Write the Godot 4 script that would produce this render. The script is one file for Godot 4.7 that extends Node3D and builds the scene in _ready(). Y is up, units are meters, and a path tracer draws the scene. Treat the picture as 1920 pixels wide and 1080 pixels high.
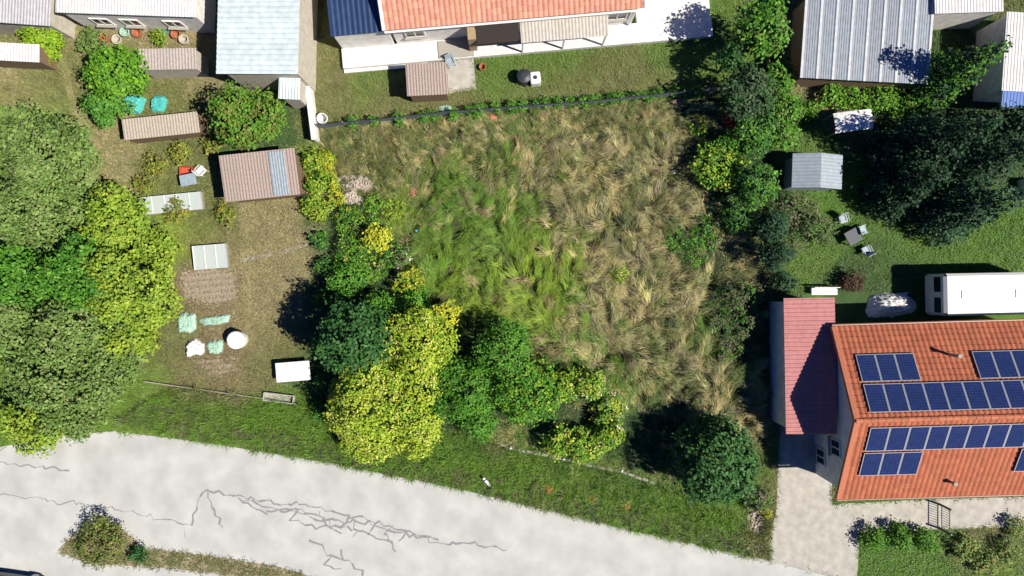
extends Node3D
# A neglected garden plot between village houses, seen by a drone hovering 45 m above it.
# Survey grid: 29.9 units to the metre on the ground, origin of the world under the drone at (960, 540); +x east, +z south.

const K := 0.03345
const EYE := 45.0

class MB:
	var v := PackedVector3Array()
	var n := PackedVector3Array()
	var c := PackedColorArray()
	var col := Color(1, 1, 1)
	func tri(a: Vector3, b: Vector3, d: Vector3, hint := Vector3.ZERO) -> void:
		var m := (b - a).cross(d - a)
		if m.length_squared() < 1e-14:
			return
		m = m.normalized()
		if hint != Vector3.ZERO and m.dot(hint) < 0.0:
			var t := b
			b = d
			d = t
			m = -m
		v.append(a); v.append(d); v.append(b)
		for i in 3:
			n.append(m); c.append(col)
	func quad(a: Vector3, b: Vector3, d: Vector3, e: Vector3, hint := Vector3.ZERO) -> void:
		tri(a, b, d, hint)
		tri(a, d, e, hint)
	func box(o: Vector3, s: Vector3, bs := Basis.IDENTITY, bev := 0.0) -> void:
		var h := s * 0.5
		var b := minf(bev, minf(h.x, minf(h.y, h.z)) * 0.6)
		var q := h - Vector3(b, b, b)
		for ax in 3:
			var u := (ax + 1) % 3
			var w := (ax + 2) % 3
			for sg in [-1.0, 1.0]:
				var pts := []
				for k in [[-1.0, -1.0], [1.0, -1.0], [1.0, 1.0], [-1.0, 1.0]]:
					var p := Vector3.ZERO
					p[ax] = sg * h[ax]; p[u] = k[0] * q[u]; p[w] = k[1] * q[w]
					pts.append(o + bs * p)
				var nn := Vector3.ZERO
				nn[ax] = sg
				quad(pts[0], pts[1], pts[2], pts[3], bs * nn)
			if b > 0.0:
				for su in [-1.0, 1.0]:
					for sw in [-1.0, 1.0]:
						var p1 := Vector3.ZERO; var p2 := Vector3.ZERO
						p1[u] = su * h[u]; p1[w] = sw * q[w]; p2[u] = su * q[u]; p2[w] = sw * h[w]
						var a1 := p1; var a2 := p1; var b1 := p2; var b2 := p2
						a1[ax] = -q[ax]; a2[ax] = q[ax]; b1[ax] = -q[ax]; b2[ax] = q[ax]
						quad(o + bs * a1, o + bs * a2, o + bs * b2, o + bs * b1, bs * (p1 + p2))
	func tube(p0: Vector3, p1: Vector3, r0: float, r1: float, k := 8, caps := true) -> void:
		var d := (p1 - p0).normalized()
		var x := d.cross(Vector3(0.31, 0.2, 0.93)).normalized()
		var z := d.cross(x)
		for i in k:
			var a := TAU * i / k; var b := TAU * (i + 1) / k
			var ea := x * cos(a) + z * sin(a); var eb := x * cos(b) + z * sin(b)
			quad(p0 + ea * r0, p0 + eb * r0, p1 + eb * r1, p1 + ea * r1, ea + eb)
			if caps:
				tri(p0, p0 + ea * r0, p0 + eb * r0, -d)
				tri(p1, p1 + ea * r1, p1 + eb * r1, d)
	func lathe(o: Vector3, prof: Array, k := 20, bs := Basis.IDENTITY) -> void:
		for j in prof.size() - 1:
			var A: Vector2 = prof[j]; var B: Vector2 = prof[j + 1]
			for i in k:
				var a := TAU * i / k; var b := TAU * (i + 1) / k
				var ea := Vector3(cos(a), 0, sin(a)); var eb := Vector3(cos(b), 0, sin(b))
				var dn := B - A
				var hint := (ea + eb) * 0.5 * dn.y + Vector3(0, -dn.x, 0)
				quad(o + bs * (ea * A.x + Vector3(0, A.y, 0)), o + bs * (eb * A.x + Vector3(0, A.y, 0)), o + bs * (eb * B.x + Vector3(0, B.y, 0)), o + bs * (ea * B.x + Vector3(0, B.y, 0)), bs * hint)
	func mesh() -> ArrayMesh:
		var a := []
		a.resize(Mesh.ARRAY_MAX)
		a[Mesh.ARRAY_VERTEX] = v; a[Mesh.ARRAY_NORMAL] = n; a[Mesh.ARRAY_COLOR] = c
		var m := ArrayMesh.new()
		m.add_surface_from_arrays(Mesh.PRIMITIVE_TRIANGLES, a)
		return m

var taken := {}
var rng := RandomNumberGenerator.new()
var nz := FastNoiseLite.new()
var nz2 := FastNoiseLite.new()
var T := {}
var M := {}

# ---------- helpers: nodes ----------
func numbered(s: String) -> String:
	if not taken.has(s):
		taken[s] = 0
		return s
	taken[s] += 1
	return "%s_%03d" % [s, taken[s]]

func nth(i: int) -> String:
	return ["first", "second", "third", "fourth", "fifth", "sixth", "seventh", "eighth", "ninth", "tenth", "eleventh", "twelfth", "thirteenth", "fourteenth", "fifteenth", "sixteenth", "seventeenth", "eighteenth", "nineteenth", "twentieth",
		"twenty-first", "twenty-second", "twenty-third", "twenty-fourth", "twenty-fifth", "twenty-sixth", "twenty-seventh", "twenty-eighth", "twenty-ninth"][i]

func tag(o: Node, label := "", category := "", group := "", kind := "") -> void:
	if label: o.set_meta("label", label)
	if category: o.set_meta("category", category)
	if group: o.set_meta("group", group)
	if kind: o.set_meta("kind", kind)

func thing(called: String, label: String, category: String, at := Vector3.ZERO, turn := 0.0, group := "") -> Node3D:
	var o := Node3D.new()
	o.name = numbered(called)
	add_child(o)
	o.position = at
	o.rotation.y = turn
	tag(o, label, category, group)
	return o

func part(called: String, mb, m: Material, parent: Node = self) -> MeshInstance3D:
	var o := MeshInstance3D.new()
	o.name = numbered(called) if parent == self else called
	o.mesh = mb.mesh() if mb is MB else mb
	o.material_override = m
	parent.add_child(o, true)
	return o

func structure(called: String, mb, m: Material) -> MeshInstance3D:
	var o := part(called, mb, m)
	o.set_meta("kind", "structure")
	return o

# ---------- helpers: site ----------
func P(px: float, py: float, h := 0.0) -> Vector3:
	var s := K * (EYE - h) / EYE
	return Vector3((px - 960.0) * s, h, (py - 540.0) * s)

func px_of(p: Vector3) -> Vector2:
	return Vector2(p.x / K + 960.0, p.z / K + 540.0)

func poly(a: Array) -> PackedVector2Array:
	var o := PackedVector2Array()
	for i in range(0, a.size(), 2):
		o.append(Vector2(a[i], a[i + 1]))
	return o

func lin(r: float, g: float, b: float) -> Color:
	return Color(r, g, b)

func mat(c: Color, rough := 0.8, metal := 0.0, tex := "", tscale := 0.5, bump := "", bscale := 1.0, vcol := true) -> StandardMaterial3D:
	var m := StandardMaterial3D.new()
	m.albedo_color = c.linear_to_srgb()
	m.roughness = rough
	m.metallic = metal
	m.vertex_color_use_as_albedo = vcol
	if tex or bump:
		m.uv1_triplanar = true
		m.uv1_world_triplanar = true
		m.uv1_scale = Vector3.ONE * tscale
	if tex:
		m.albedo_texture = T[tex]
	if bump:
		m.normal_enabled = true
		m.normal_texture = T[bump]
		m.normal_scale = bscale
	return m

func grey_tex(seed_: int, freq: float, lo: float, hi: float, oct := 5, kind := FastNoiseLite.TYPE_SIMPLEX_SMOOTH) -> Image:
	var f := FastNoiseLite.new()
	f.seed = seed_
	f.frequency = freq
	f.noise_type = kind
	f.fractal_octaves = oct
	var im := f.get_seamless_image(512, 512)
	im.convert(Image.FORMAT_RGB8)
	for y in 512:
		for x in 512:
			var t := im.get_pixel(x, y).r
			var g := lerpf(lo, hi, t)
			im.set_pixel(x, y, Color(g, g, g))
	return im

# ---------- ground: where what grows ----------
var STRAW := lin(0.42, 0.375, 0.17)
var OLIVE := lin(0.13, 0.16, 0.04)
var GREEN := lin(0.13, 0.255, 0.025)
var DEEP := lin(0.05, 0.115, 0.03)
var LIME := lin(0.23, 0.34, 0.03)
var TAN := lin(0.3, 0.265, 0.135)
var EARTH := lin(0.2, 0.145, 0.09)
var LAWN := lin(0.1, 0.22, 0.022)
var grid_s := PackedFloat32Array()
var grid_c := PackedColorArray()
const GX := 206
const GY := 122

func bake_tones() -> void:
	# px, py, radius, share of dry stalks, living colour
	var B := [
		[640, 260, 45, .42, OLIVE], [750, 270, 60, .5, OLIVE], [880, 265, 60, .5, OLIVE], [990, 220, 45, .55, OLIVE], [1000, 285, 55, .85, GREEN],
		[1080, 250, 50, .75, OLIVE], [1150, 225, 55, .5, OLIVE], [1230, 230, 50, .55, OLIVE], [1290, 250, 40, .45, DEEP], [720, 350, 45, .5, OLIVE],
		[660, 320, 40, .5, OLIVE], [820, 330, 45, .4, GREEN], [870, 395, 60, .1, GREEN], [840, 460, 60, .12, GREEN], [930, 470, 70, .12, GREEN],
		[900, 540, 60, .1, LIME], [980, 575, 65, .12, LIME], [1010, 490, 55, .3, LIME], [970, 520, 50, .15, LIME], [940, 400, 45, .3, GREEN], [740, 400, 35, .2, LIME], [1080, 330, 60, .88, OLIVE],
		[1160, 345, 60, .88, OLIVE], [1240, 345, 55, .88, OLIVE], [1040, 390, 40, .75, OLIVE], [1110, 430, 55, .8, OLIVE], [1190, 435, 50, .72, OLIVE],
		[1200, 520, 60, .85, OLIVE], [1265, 520, 45, .8, OLIVE], [1110, 560, 60, .75, GREEN], [1180, 610, 60, .85, OLIVE], [1260, 600, 50, .72, OLIVE],
		[1150, 680, 55, .75, GREEN], [1250, 690, 55, .6, OLIVE], [1320, 700, 45, .62, OLIVE], [1340, 760, 40, .75, OLIVE], [1060, 640, 40, .62, GREEN],
		[1300, 440, 45, .25, DEEP], [1340, 560, 45, .4, DEEP], [1380, 500, 40, .55, OLIVE], [1330, 640, 40, .35, GREEN], [770, 470, 30, .55, OLIVE],
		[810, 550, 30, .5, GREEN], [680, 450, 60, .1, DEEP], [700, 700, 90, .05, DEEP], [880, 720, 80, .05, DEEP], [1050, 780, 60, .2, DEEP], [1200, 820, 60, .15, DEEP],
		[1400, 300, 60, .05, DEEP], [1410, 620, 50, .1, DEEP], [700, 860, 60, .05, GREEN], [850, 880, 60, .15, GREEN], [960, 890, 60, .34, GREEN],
		[1100, 920, 60, .36, GREEN], [1250, 960, 60, .3, GREEN], [1350, 985, 50, .2, GREEN], [1410, 1000, 30, .5, OLIVE], [930, 820, 25, .75, OLIVE],
		[400, 790, 60, .08, GREEN], [520, 800, 60, .08, GREEN], [290, 740, 50, .25, GREEN], [580, 830, 40, .1, GREEN],
		[620, 150, 40, .55, OLIVE], [690, 150, 40, .2, LAWN], [700, 195, 50, .55, OLIVE], [830, 195, 60, .45, OLIVE], [920, 140, 40, .15, LAWN], [1050, 115, 50, .15, LAWN],
		[1060, 165, 50, .45, OLIVE], [1160, 145, 40, .5, OLIVE], [1240, 110, 50, .3, LAWN], [1200, 160, 40, .5, OLIVE], [1300, 100, 40, .2, LAWN], [950, 185, 40, .35, LAWN],
		[50, 160, 50, .5, OLIVE], [20, 150, 30, .8, TAN], [115, 160, 30, .5, OLIVE], [200, 260, 40, .8, TAN], [220, 340, 40, .8, TAN], [330, 290, 60, .35, OLIVE], [300, 330, 40, .3, OLIVE],
		[400, 410, 40, .35, OLIVE], [520, 420, 60, .7, TAN], [510, 520, 40, .7, TAN], [390, 540, 50, .8, EARTH], [480, 600, 40, .7, TAN], [330, 440, 40, .3, LIME],
		[400, 690, 60, .65, EARTH], [500, 660, 40, .55, OLIVE], [320, 650, 40, .4, OLIVE], [590, 330, 30, .1, LIME], [600, 420, 30, .1, DEEP], [470, 250, 60, .1, DEEP],
		[280, 150, 50, .3, OLIVE], [440, 170, 40, .3, TAN], [100, 500, 150, .1, GREEN], [100, 750, 100, .1, GREEN], [60, 300, 80, .2, GREEN], [300, 60, 60, .6, TAN],
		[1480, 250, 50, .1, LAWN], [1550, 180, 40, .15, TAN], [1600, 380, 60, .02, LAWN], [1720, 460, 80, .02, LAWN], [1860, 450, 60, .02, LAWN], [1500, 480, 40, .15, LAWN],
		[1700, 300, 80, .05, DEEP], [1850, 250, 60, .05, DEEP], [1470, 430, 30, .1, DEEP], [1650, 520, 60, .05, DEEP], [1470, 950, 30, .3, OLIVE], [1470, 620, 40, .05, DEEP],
		[1690, 1050, 60, .02, LAWN], [1860, 1000, 50, .45, OLIVE], [1880, 1060, 40, .2, GREEN], [190, 1025, 40, .35, OLIVE], [420, 1060, 60, .2, OLIVE]]
	grid_s.resize(GX * GY)
	grid_c.resize(GX * GY)
	for j in GY:
		for i in GX:
			var x := i * 10.0 - 60.0
			var y := j * 10.0 - 60.0
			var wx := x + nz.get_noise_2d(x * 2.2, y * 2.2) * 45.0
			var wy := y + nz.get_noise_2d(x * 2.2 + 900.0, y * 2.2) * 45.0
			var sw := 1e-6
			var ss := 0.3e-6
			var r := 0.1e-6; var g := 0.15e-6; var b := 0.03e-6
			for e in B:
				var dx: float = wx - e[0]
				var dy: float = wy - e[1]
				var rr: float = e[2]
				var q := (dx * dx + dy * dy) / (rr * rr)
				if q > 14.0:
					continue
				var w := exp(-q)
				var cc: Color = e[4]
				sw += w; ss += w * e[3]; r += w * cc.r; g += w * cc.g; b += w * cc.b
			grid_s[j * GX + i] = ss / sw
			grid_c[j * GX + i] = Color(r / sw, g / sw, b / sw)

func cell(x: float, y: float) -> int:
	return clampi(int(round((y + 60.0) / 10.0)), 0, GY - 1) * GX + clampi(int(round((x + 60.0) / 10.0)), 0, GX - 1)

var PLOT := poly([600, 240, 1000, 203, 1330, 172, 1440, 150, 1445, 960, 1422, 1000, 1265, 915, 1160, 885, 930, 832, 880, 815, 640, 850, 622, 700, 625, 400])

func lump(x: float, z: float) -> float:
	# uneven ground inside the plot only
	var p := px_of(Vector3(x, 0, z))
	if p.x < 590 or p.x > 1450 or p.y < 160 or p.y > 1000:
		return 0.0
	if not Geometry2D.is_point_in_polygon(p, PLOT):
		return 0.0
	var e := 1e9
	for i in PLOT.size():
		e = minf(e, p.distance_to(Geometry2D.get_closest_point_to_segment(p, PLOT[i], PLOT[(i + 1) % PLOT.size()])))
	var k := clampf(e / 40.0, 0.0, 1.0)
	return k * (0.2 + 0.2 * nz2.get_noise_2d(x * 3.0, z * 3.0) + 0.42 * nz2.get_noise_2d(x * 9.0, z * 9.0) + 0.22 * nz2.get_noise_2d(x * 17.0, z * 17.0))

# ---------- plants ----------
func foliage(lobes: Array, leaf: float, dens: float, pal: Array, flat := 0.45, inner := true) -> ArrayMesh:
	# lobes: [centre, radii]; leaves grow in sprays on the outside of the lobes and sparsely within
	var v := PackedVector3Array(); var n := PackedVector3Array(); var c := PackedColorArray(); var ix := PackedInt32Array()
	var layers := [[1.0, dens * 0.72, leaf, 11], [0.7, dens * 0.25, leaf * 1.5, 7]] if inner else [[1.0, dens, leaf, 9]]
	for L in layers:
		for lb in lobes:
			var o: Vector3 = lb[0]
			var rd: Vector3 = lb[1] * L[0]
			var area := 4.0 * PI * pow((pow(rd.x * rd.y, 1.6) + pow(rd.x * rd.z, 1.6) + pow(rd.y * rd.z, 1.6)) / 3.0, 1.0 / 1.6)
			var k := int(area * L[1]) + 3
			for s in k:
				var d := Vector3(rng.randfn(), rng.randfn(), rng.randfn()).normalized()
				if d.y < -0.55:
					continue
				var bump := 1.0 + 0.45 * nz2.get_noise_3d((o.x + d.x * rd.x) * 14.0, (o.y + d.y * rd.y) * 14.0, (o.z + d.z * rd.z) * 14.0)
				var tip := o + d * rd * bump * rng.randf_range(0.8, 1.06)
				if tip.y < 0.05:
					continue
				var hid := false
				for lc in lobes:
					if lc != lb and (((tip - lc[0]) / (lc[1] * L[0])).length() < 0.72):
						hid = true
						break
				if hid:
					continue
				var tint: Color = pal[rng.randi() % pal.size()]
				var sp: float = L[2] * 0.85
				var cnt: int = L[3]
				for q in cnt:
					var at := tip + Vector3(rng.randfn(), rng.randfn() * 0.6, rng.randfn()) * sp
					if at.y < 0.02:
						at.y = 0.02
					var nn := (d * 0.7 + Vector3(0, 1, 0) * flat * 1.4 + Vector3(rng.randfn(), rng.randfn(), rng.randfn()) * 0.42).normalized()
					var ax := nn.cross(Vector3(rng.randfn(), rng.randfn(), rng.randfn())).normalized()
					var bx := nn.cross(ax)
					var ll: float = L[2] * rng.randf_range(0.7, 1.25)
					var ww := ll * rng.randf_range(0.3, 0.4)
					var b := v.size()
					var fold := nn * ll * 0.1
					v.append(at - ax * ll * 0.5); v.append(at + bx * ww + fold); v.append(at + ax * ll * 0.5 - fold); v.append(at - bx * ww + fold)
					var g := rng.randf_range(0.72, 1.28)
					var cc := Color(tint.r * g, tint.g * g, tint.b * g)
					for w in 4:
						n.append(nn); c.append(cc)
					ix.append(b); ix.append(b + 1); ix.append(b + 2); ix.append(b); ix.append(b + 2); ix.append(b + 3)
	var a := []
	a.resize(Mesh.ARRAY_MAX)
	a[Mesh.ARRAY_VERTEX] = v; a[Mesh.ARRAY_NORMAL] = n; a[Mesh.ARRAY_COLOR] = c; a[Mesh.ARRAY_INDEX] = ix
	var m := ArrayMesh.new()
	m.add_surface_from_arrays(Mesh.PRIMITIVE_TRIANGLES, a)
	leaves += v.size() / 4
	return m

var leaves := 0

func make_lobes(r: float, h: float, count: int, low := 0.25, spread := 0.55) -> Array:
	var o := []
	var yc := h * 0.5
	o.append([Vector3(0, lerpf(h * low, h, 0.46), 0), Vector3(r * 0.72, h * (1.0 - low) * 0.46, r * 0.72)])
	for i in count:
		var a := TAU * (i + rng.randf_range(-0.25, 0.25)) / count
		var rr := r * spread * rng.randf_range(0.85, 1.15)
		var k := rng.randf_range(0.34, 0.5) * r
		var y := lerpf(h * low, h, rng.randf_range(0.2, 0.75))
		o.append([Vector3(cos(a) * rr, clampf(y, k * 0.6, h - k * 0.6), sin(a) * rr), Vector3(k, minf(k * rng.randf_range(0.75, 1.0), h * 0.4), k)])
	return o

func grow(parent: Node3D, lobes: Array, r0: float, called := "trunk") -> void:
	var mb := MB.new()
	var top: Vector3 = lobes[0][0]
	var p := Vector3(0, -0.05, 0)
	var steps := 4
	for i in steps:
		var q := Vector3(0, -0.05, 0).lerp(top, (i + 1.0) / steps) + (Vector3(rng.randfn(), 0, rng.randfn()) * 0.06 if i < steps - 1 else Vector3.ZERO)
		mb.tube(p, q, r0 * (1.25 - 0.22 * i), r0 * (1.25 - 0.22 * (i + 1)), 8, false)
		p = q
	part(called, mb, M.bark, parent)
	for i in range(1, lobes.size()):
		var b: Vector3 = lobes[i][0]
		var s := Vector3(0, minf(b.y * 0.55, top.y * 0.8), 0)
		var l := MB.new()
		var mid := s.lerp(b, 0.5) + Vector3(0, 0.15 * b.y, 0)
		l.tube(s, mid, r0 * 0.5, r0 * 0.36, 6, false)
		l.tube(mid, b, r0 * 0.36, r0 * 0.14, 6, false)
		part("limb", l, M.bark, parent)

func tree(called: String, label: String, px: float, py: float, rpx: float, h: float, pal: Array, leaf := 0.17, dens := 11.0, count := 7, low := 0.25, group := "", flat := 0.45, spread := 0.55) -> Node3D:
	var hc := h * 0.62
	var at := P(px, py, hc)
	at.y = lump(at.x, at.z)
	var o := thing(called, label, "tree" if called.ends_with("tree") else ("hedge" if called.ends_with("hedge") else "shrub"), at, 0.0, group)
	var r := rpx * K * (EYE - hc) / EYE
	var lobes := make_lobes(r, h, count, low, spread)
	grow(o, lobes, clampf(h * 0.022, 0.02, 0.2), "trunk" if called.ends_with("tree") else "stem")
	var m: Material = M.leaf
	part("crown" if called.ends_with("tree") else "foliage", foliage(lobes, leaf, dens, pal, flat), m, o)
	return o

func conifer(label: String, px: float, py: float, rpx: float, h: float, pal: Array, group := "") -> void:
	var hc := h * 0.5
	var at := P(px, py, hc)
	at.y = 0.0
	var o := thing("conifer_tree", label, "tree", at, 0.0, group)
	var r := rpx * K * (EYE - hc) / EYE
	var mb := MB.new()
	mb.tube(Vector3(0, -0.05, 0), Vector3(0, h * 0.97, 0), 0.17, 0.02, 8)
	part("trunk", mb, M.bark, o)
	var lobes := []
	var tiers := 7
	for t in tiers:
		var f := float(t) / (tiers - 1)
		var y := lerpf(h * 0.12, h * 0.94, f)
		var rr := r * (1.0 - 0.86 * f)
		var k := maxi(3, int(8 - 5 * f))
		for i in k:
			var a := TAU * (i + 0.5 * (t % 2) + rng.randf_range(-0.2, 0.2)) / k
			var d := rr * rng.randf_range(0.5, 0.62)
			lobes.append([Vector3(cos(a) * d, y - 0.1 * rr, sin(a) * d), Vector3(rr * 0.42 + 0.12, 0.26 + 0.1 * rr, rr * 0.42 + 0.12)])
	part("crown", foliage(lobes, 0.2, 7.0, pal, 0.3, false), M.leaf, o)

# ---------- grass ----------
func blade(mb: MB, o: Vector3, dir: float, L: float, h: float, w: float, droop: float, segs := 3) -> void:
	var d := Vector3(cos(dir), 0, sin(dir))
	var side := Vector3(-d.z, 0, d.x)
	var pp := o
	for i in segs:
		var t := (i + 1.0) / segs
		var y := h * (sin(t * PI * droop) / sin(minf(droop, 0.5) * PI))
		var q := o + d * L * pow(t, 1.25) + Vector3(0, y, 0)
		var w0 := w * (1.0 - pow(float(i) / segs, 2.0))
		var w1 := w * (1.0 - t * t)
		var nn := (q - pp).cross(side)
		if nn.y < 0: nn = -nn
		if w1 < 0.001:
			mb.tri(pp - side * w0, pp + side * w0, q, nn)
		else:
			mb.quad(pp - side * w0, pp + side * w0, q + side * w1, q - side * w1, nn)
		pp = q

func tuft(kind: String, s: int) -> ArrayMesh:
	rng.seed = s
	var mb := MB.new()
	if kind == "lodged":
		for i in 14:
			var g := rng.randf_range(0.78, 1.22)
			mb.col = Color(g, g * rng.randf_range(0.95, 1.05), g * rng.randf_range(0.85, 1.1))
			blade(mb, Vector3(rng.randf_range(-0.2, 0.2), 0, rng.randf_range(-0.13, 0.13)), rng.randfn() * 0.2, rng.randf_range(0.45, 0.95), rng.randf_range(0.16, 0.36), rng.randf_range(0.008, 0.016), rng.randf_range(0.6, 0.82), 4)
	elif kind == "tussock":
		for i in 16:
			var g := rng.randf_range(0.75, 1.25)
			mb.col = Color(g, g * rng.randf_range(0.95, 1.05), g * rng.randf_range(0.85, 1.1))
			blade(mb, Vector3(rng.randf_range(-0.1, 0.1), 0, rng.randf_range(-0.1, 0.1)), rng.randf() * TAU, rng.randf_range(0.12, 0.4), rng.randf_range(0.14, 0.34), rng.randf_range(0.007, 0.013), rng.randf_range(0.5, 0.75))
	else:
		for i in 16:
			var g := rng.randf_range(0.75, 1.25)
			mb.col = Color(g, g, g * 0.95)
			blade(mb, Vector3(rng.randf_range(-0.16, 0.16), 0, rng.randf_range(-0.16, 0.16)), rng.randf() * TAU, rng.randf_range(0.05, 0.16), rng.randf_range(0.05, 0.12), rng.randf_range(0.008, 0.014), rng.randf_range(0.45, 0.7), 2)
	return mb.mesh()

func lay(called: String, label: String, category: String, kind: String, list: Array) -> void:
	# list: [Transform3D, Color]; three variants of the tuft share the stand between them
	var root := thing(called, label, category)
	root.set_meta("kind", "stuff")
	for s in 3:
		var mm := MultiMesh.new()
		mm.transform_format = MultiMesh.TRANSFORM_3D
		mm.use_colors = true
		mm.mesh = tuft(kind, 11 + s)
		var mine := []
		for i in range(s, list.size(), 3):
			mine.append(list[i])
		mm.instance_count = mine.size()
		for i in mine.size():
			mm.set_instance_transform(i, mine[i][0])
			mm.set_instance_color(i, mine[i][1])
		var o := MultiMeshInstance3D.new()
		o.name = "blades"
		o.multimesh = mm
		o.material_override = M.grass
		root.add_child(o, true)

func jit(c: Color, k: float) -> Color:
	var g := 1.0 + rng.randf_range(-k, k)
	return Color(c.r * g * rng.randf_range(0.92, 1.08), c.g * g, c.b * g * rng.randf_range(0.88, 1.12))

func grass_color(x: float, y: float, s_shift := 0.0) -> Color:
	var k := cell(x, y)
	if rng.randf() < grid_s[k] * 0.86 - 0.05 + s_shift:
		return jit(STRAW if rng.randf() < 0.7 else TAN, 0.3)
	return jit(grid_c[k], 0.25)

func place(x: float, z: float, turn: float, s: Vector3, lift := 0.0) -> Transform3D:
	return Transform3D(Basis(Vector3.UP, turn) * Basis.from_scale(s), Vector3(x, lump(x, z) + lift, z))

# ---------- building pieces ----------
func sheet(a: PackedVector2Array, y: float, col := Color(1, 1, 1)) -> MB:
	var mb := MB.new()
	mb.col = col
	var t := Geometry2D.triangulate_polygon(a)
	for i in range(0, t.size(), 3):
		var q := []
		for k in 3:
			var p: Vector2 = a[t[i + k]]
			var w := P(p.x, p.y)
			w.y = y
			q.append(w)
		mb.tri(q[0], q[1], q[2], Vector3.UP)
	return mb

func tiled(mb: MB, o: Vector3, u: Vector3, w: Vector3, U: float, V: float, base: Color, step := 0.34, pitch := 0.3) -> void:
	# pantiles: u along the eave, w up the slope, rows lapping one over the next
	var nn := u.cross(w).normalized()
	if nn.y < 0: nn = -nn
	var rows := int(round(V / step))
	var cols := int(round(U / pitch))
	var dv := V / rows
	var du := U / cols
	var wave := [0.0, 0.032, 0.045, 0.018, 0.0]
	for j in rows:
		for i in cols:
			var g := rng.randf_range(0.84, 1.12)
			mb.col = Color(base.r * g, base.g * g * rng.randf_range(0.94, 1.06), base.b * g)
			for s in 4:
				var x0 := (i + s / 4.0) * du
				var x1 := (i + (s + 1) / 4.0) * du
				var a: Vector3 = o + u * x0 + w * (j * dv) + nn * (wave[s] + 0.045)
				var b: Vector3 = o + u * x1 + w * (j * dv) + nn * (wave[s + 1] + 0.045)
				var c: Vector3 = o + u * x1 + w * ((j + 1) * dv) + nn * (wave[s + 1] + 0.005)
				var d: Vector3 = o + u * x0 + w * ((j + 1) * dv) + nn * (wave[s] + 0.005)
				mb.quad(a, b, c, d, nn)
				mb.quad(a - nn * 0.042, b - nn * 0.042, b, a, -w)

func corrugated(mb: MB, o: Vector3, u: Vector3, w: Vector3, U: float, V: float, base: Color, pitch := 0.18, amp := 0.03, thick := 0.03, var_ := 0.06, panel := 1.0) -> void:
	var nn := u.cross(w).normalized()
	if nn.y < 0: nn = -nn
	var cols := int(round(U / pitch))
	var du := U / cols
	var g := 1.0
	var last := -1
	for i in cols:
		var k := int(i * du / panel)
		if k != last:
			last = k
			g = 1.0 + rng.randf_range(-var_, var_)
		mb.col = Color(base.r * g, base.g * g, base.b * g)
		var pts := [0.0, 0.25, 0.5, 0.75, 1.0]
		var hh := [0.0, 0.0, 1.0, 1.0, 0.0]
		for s in 4:
			var a: Vector3 = o + u * ((i + pts[s]) * du) + nn * (hh[s] * amp)
			var b: Vector3 = o + u * ((i + pts[s + 1]) * du) + nn * (hh[s + 1] * amp)
			mb.quad(a, b, b + w * V, a + w * V, nn)
			mb.quad(a - nn * thick, b - nn * thick, b, a, -w)
	mb.quad(o - nn * thick, o + u * U - nn * thick, o + u * U + w * V - nn * thick, o + w * V - nn * thick, -nn)
	mb.quad(o - nn * thick, o, o + w * V, o + w * V - nn * thick, -u)
	mb.quad(o + u * U - nn * thick, o + u * U, o + u * U + w * V, o + u * U + w * V - nn * thick, u)

func gable_walls(mb: MB, x0: float, x1: float, z0: float, z1: float, eave: float, ridge: float) -> void:
	var zm := (z0 + z1) * 0.5
	for x in [x0, x1]:
		var hx := Vector3(-1 if x == x0 else 1, 0, 0)
		mb.quad(Vector3(x, 0, z0), Vector3(x, 0, z1), Vector3(x, eave, z1), Vector3(x, eave, z0), hx)
		mb.tri(Vector3(x, eave, z0), Vector3(x, eave, z1), Vector3(x, ridge, zm), hx)
	for z in [z0, z1]:
		mb.quad(Vector3(x0, 0, z), Vector3(x1, 0, z), Vector3(x1, eave, z), Vector3(x0, eave, z), Vector3(0, 0, -1 if z == z0 else 1))
	mb.quad(Vector3(x0, eave, z0), Vector3(x1, eave, z0), Vector3(x1, ridge, zm), Vector3(x0, ridge, zm), Vector3(0, 1, -1))
	mb.quad(Vector3(x0, eave, z1), Vector3(x1, eave, z1), Vector3(x1, ridge, zm), Vector3(x0, ridge, zm), Vector3(0, 1, 1))

func window(parent: Node3D, o: Vector3, out: Vector3, w: float, h: float, called := "window") -> void:
	# a framed window standing 5 cm proud of the plaster, with sill and pane
	var bs := Basis.looking_at(-out, Vector3.UP)
	var f := MB.new()
	var t := 0.08
	f.box(o + bs * Vector3(0, h / 2 - t / 2, 0), Vector3(w, t, 0.1), bs, 0.008)
	f.box(o - bs * Vector3(0, h / 2 - t / 2, 0), Vector3(w, t, 0.1), bs, 0.008)
	for s in [-1.0, 0.0, 1.0]:
		if s == 0.0 and w < 1.0:
			continue
		f.box(o + bs * Vector3(s * (w / 2 - t / 2), 0, 0), Vector3(t, h - 2 * t, 0.096), bs, 0.008)
	var n := part(called, f, M.white_paint, parent)
	var p := MB.new()
	p.box(o, Vector3(w - 2 * t, h - 2 * t, 0.04), bs)
	part("pane", p, M.dark_glass, n)
	var s2 := MB.new()
	s2.box(o - bs * Vector3(0, h / 2 + 0.03, 0) + out * 0.07, Vector3(w + 0.16, 0.05, 0.22), bs, 0.01)
	part("sill", s2, M.stone, n)

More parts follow.
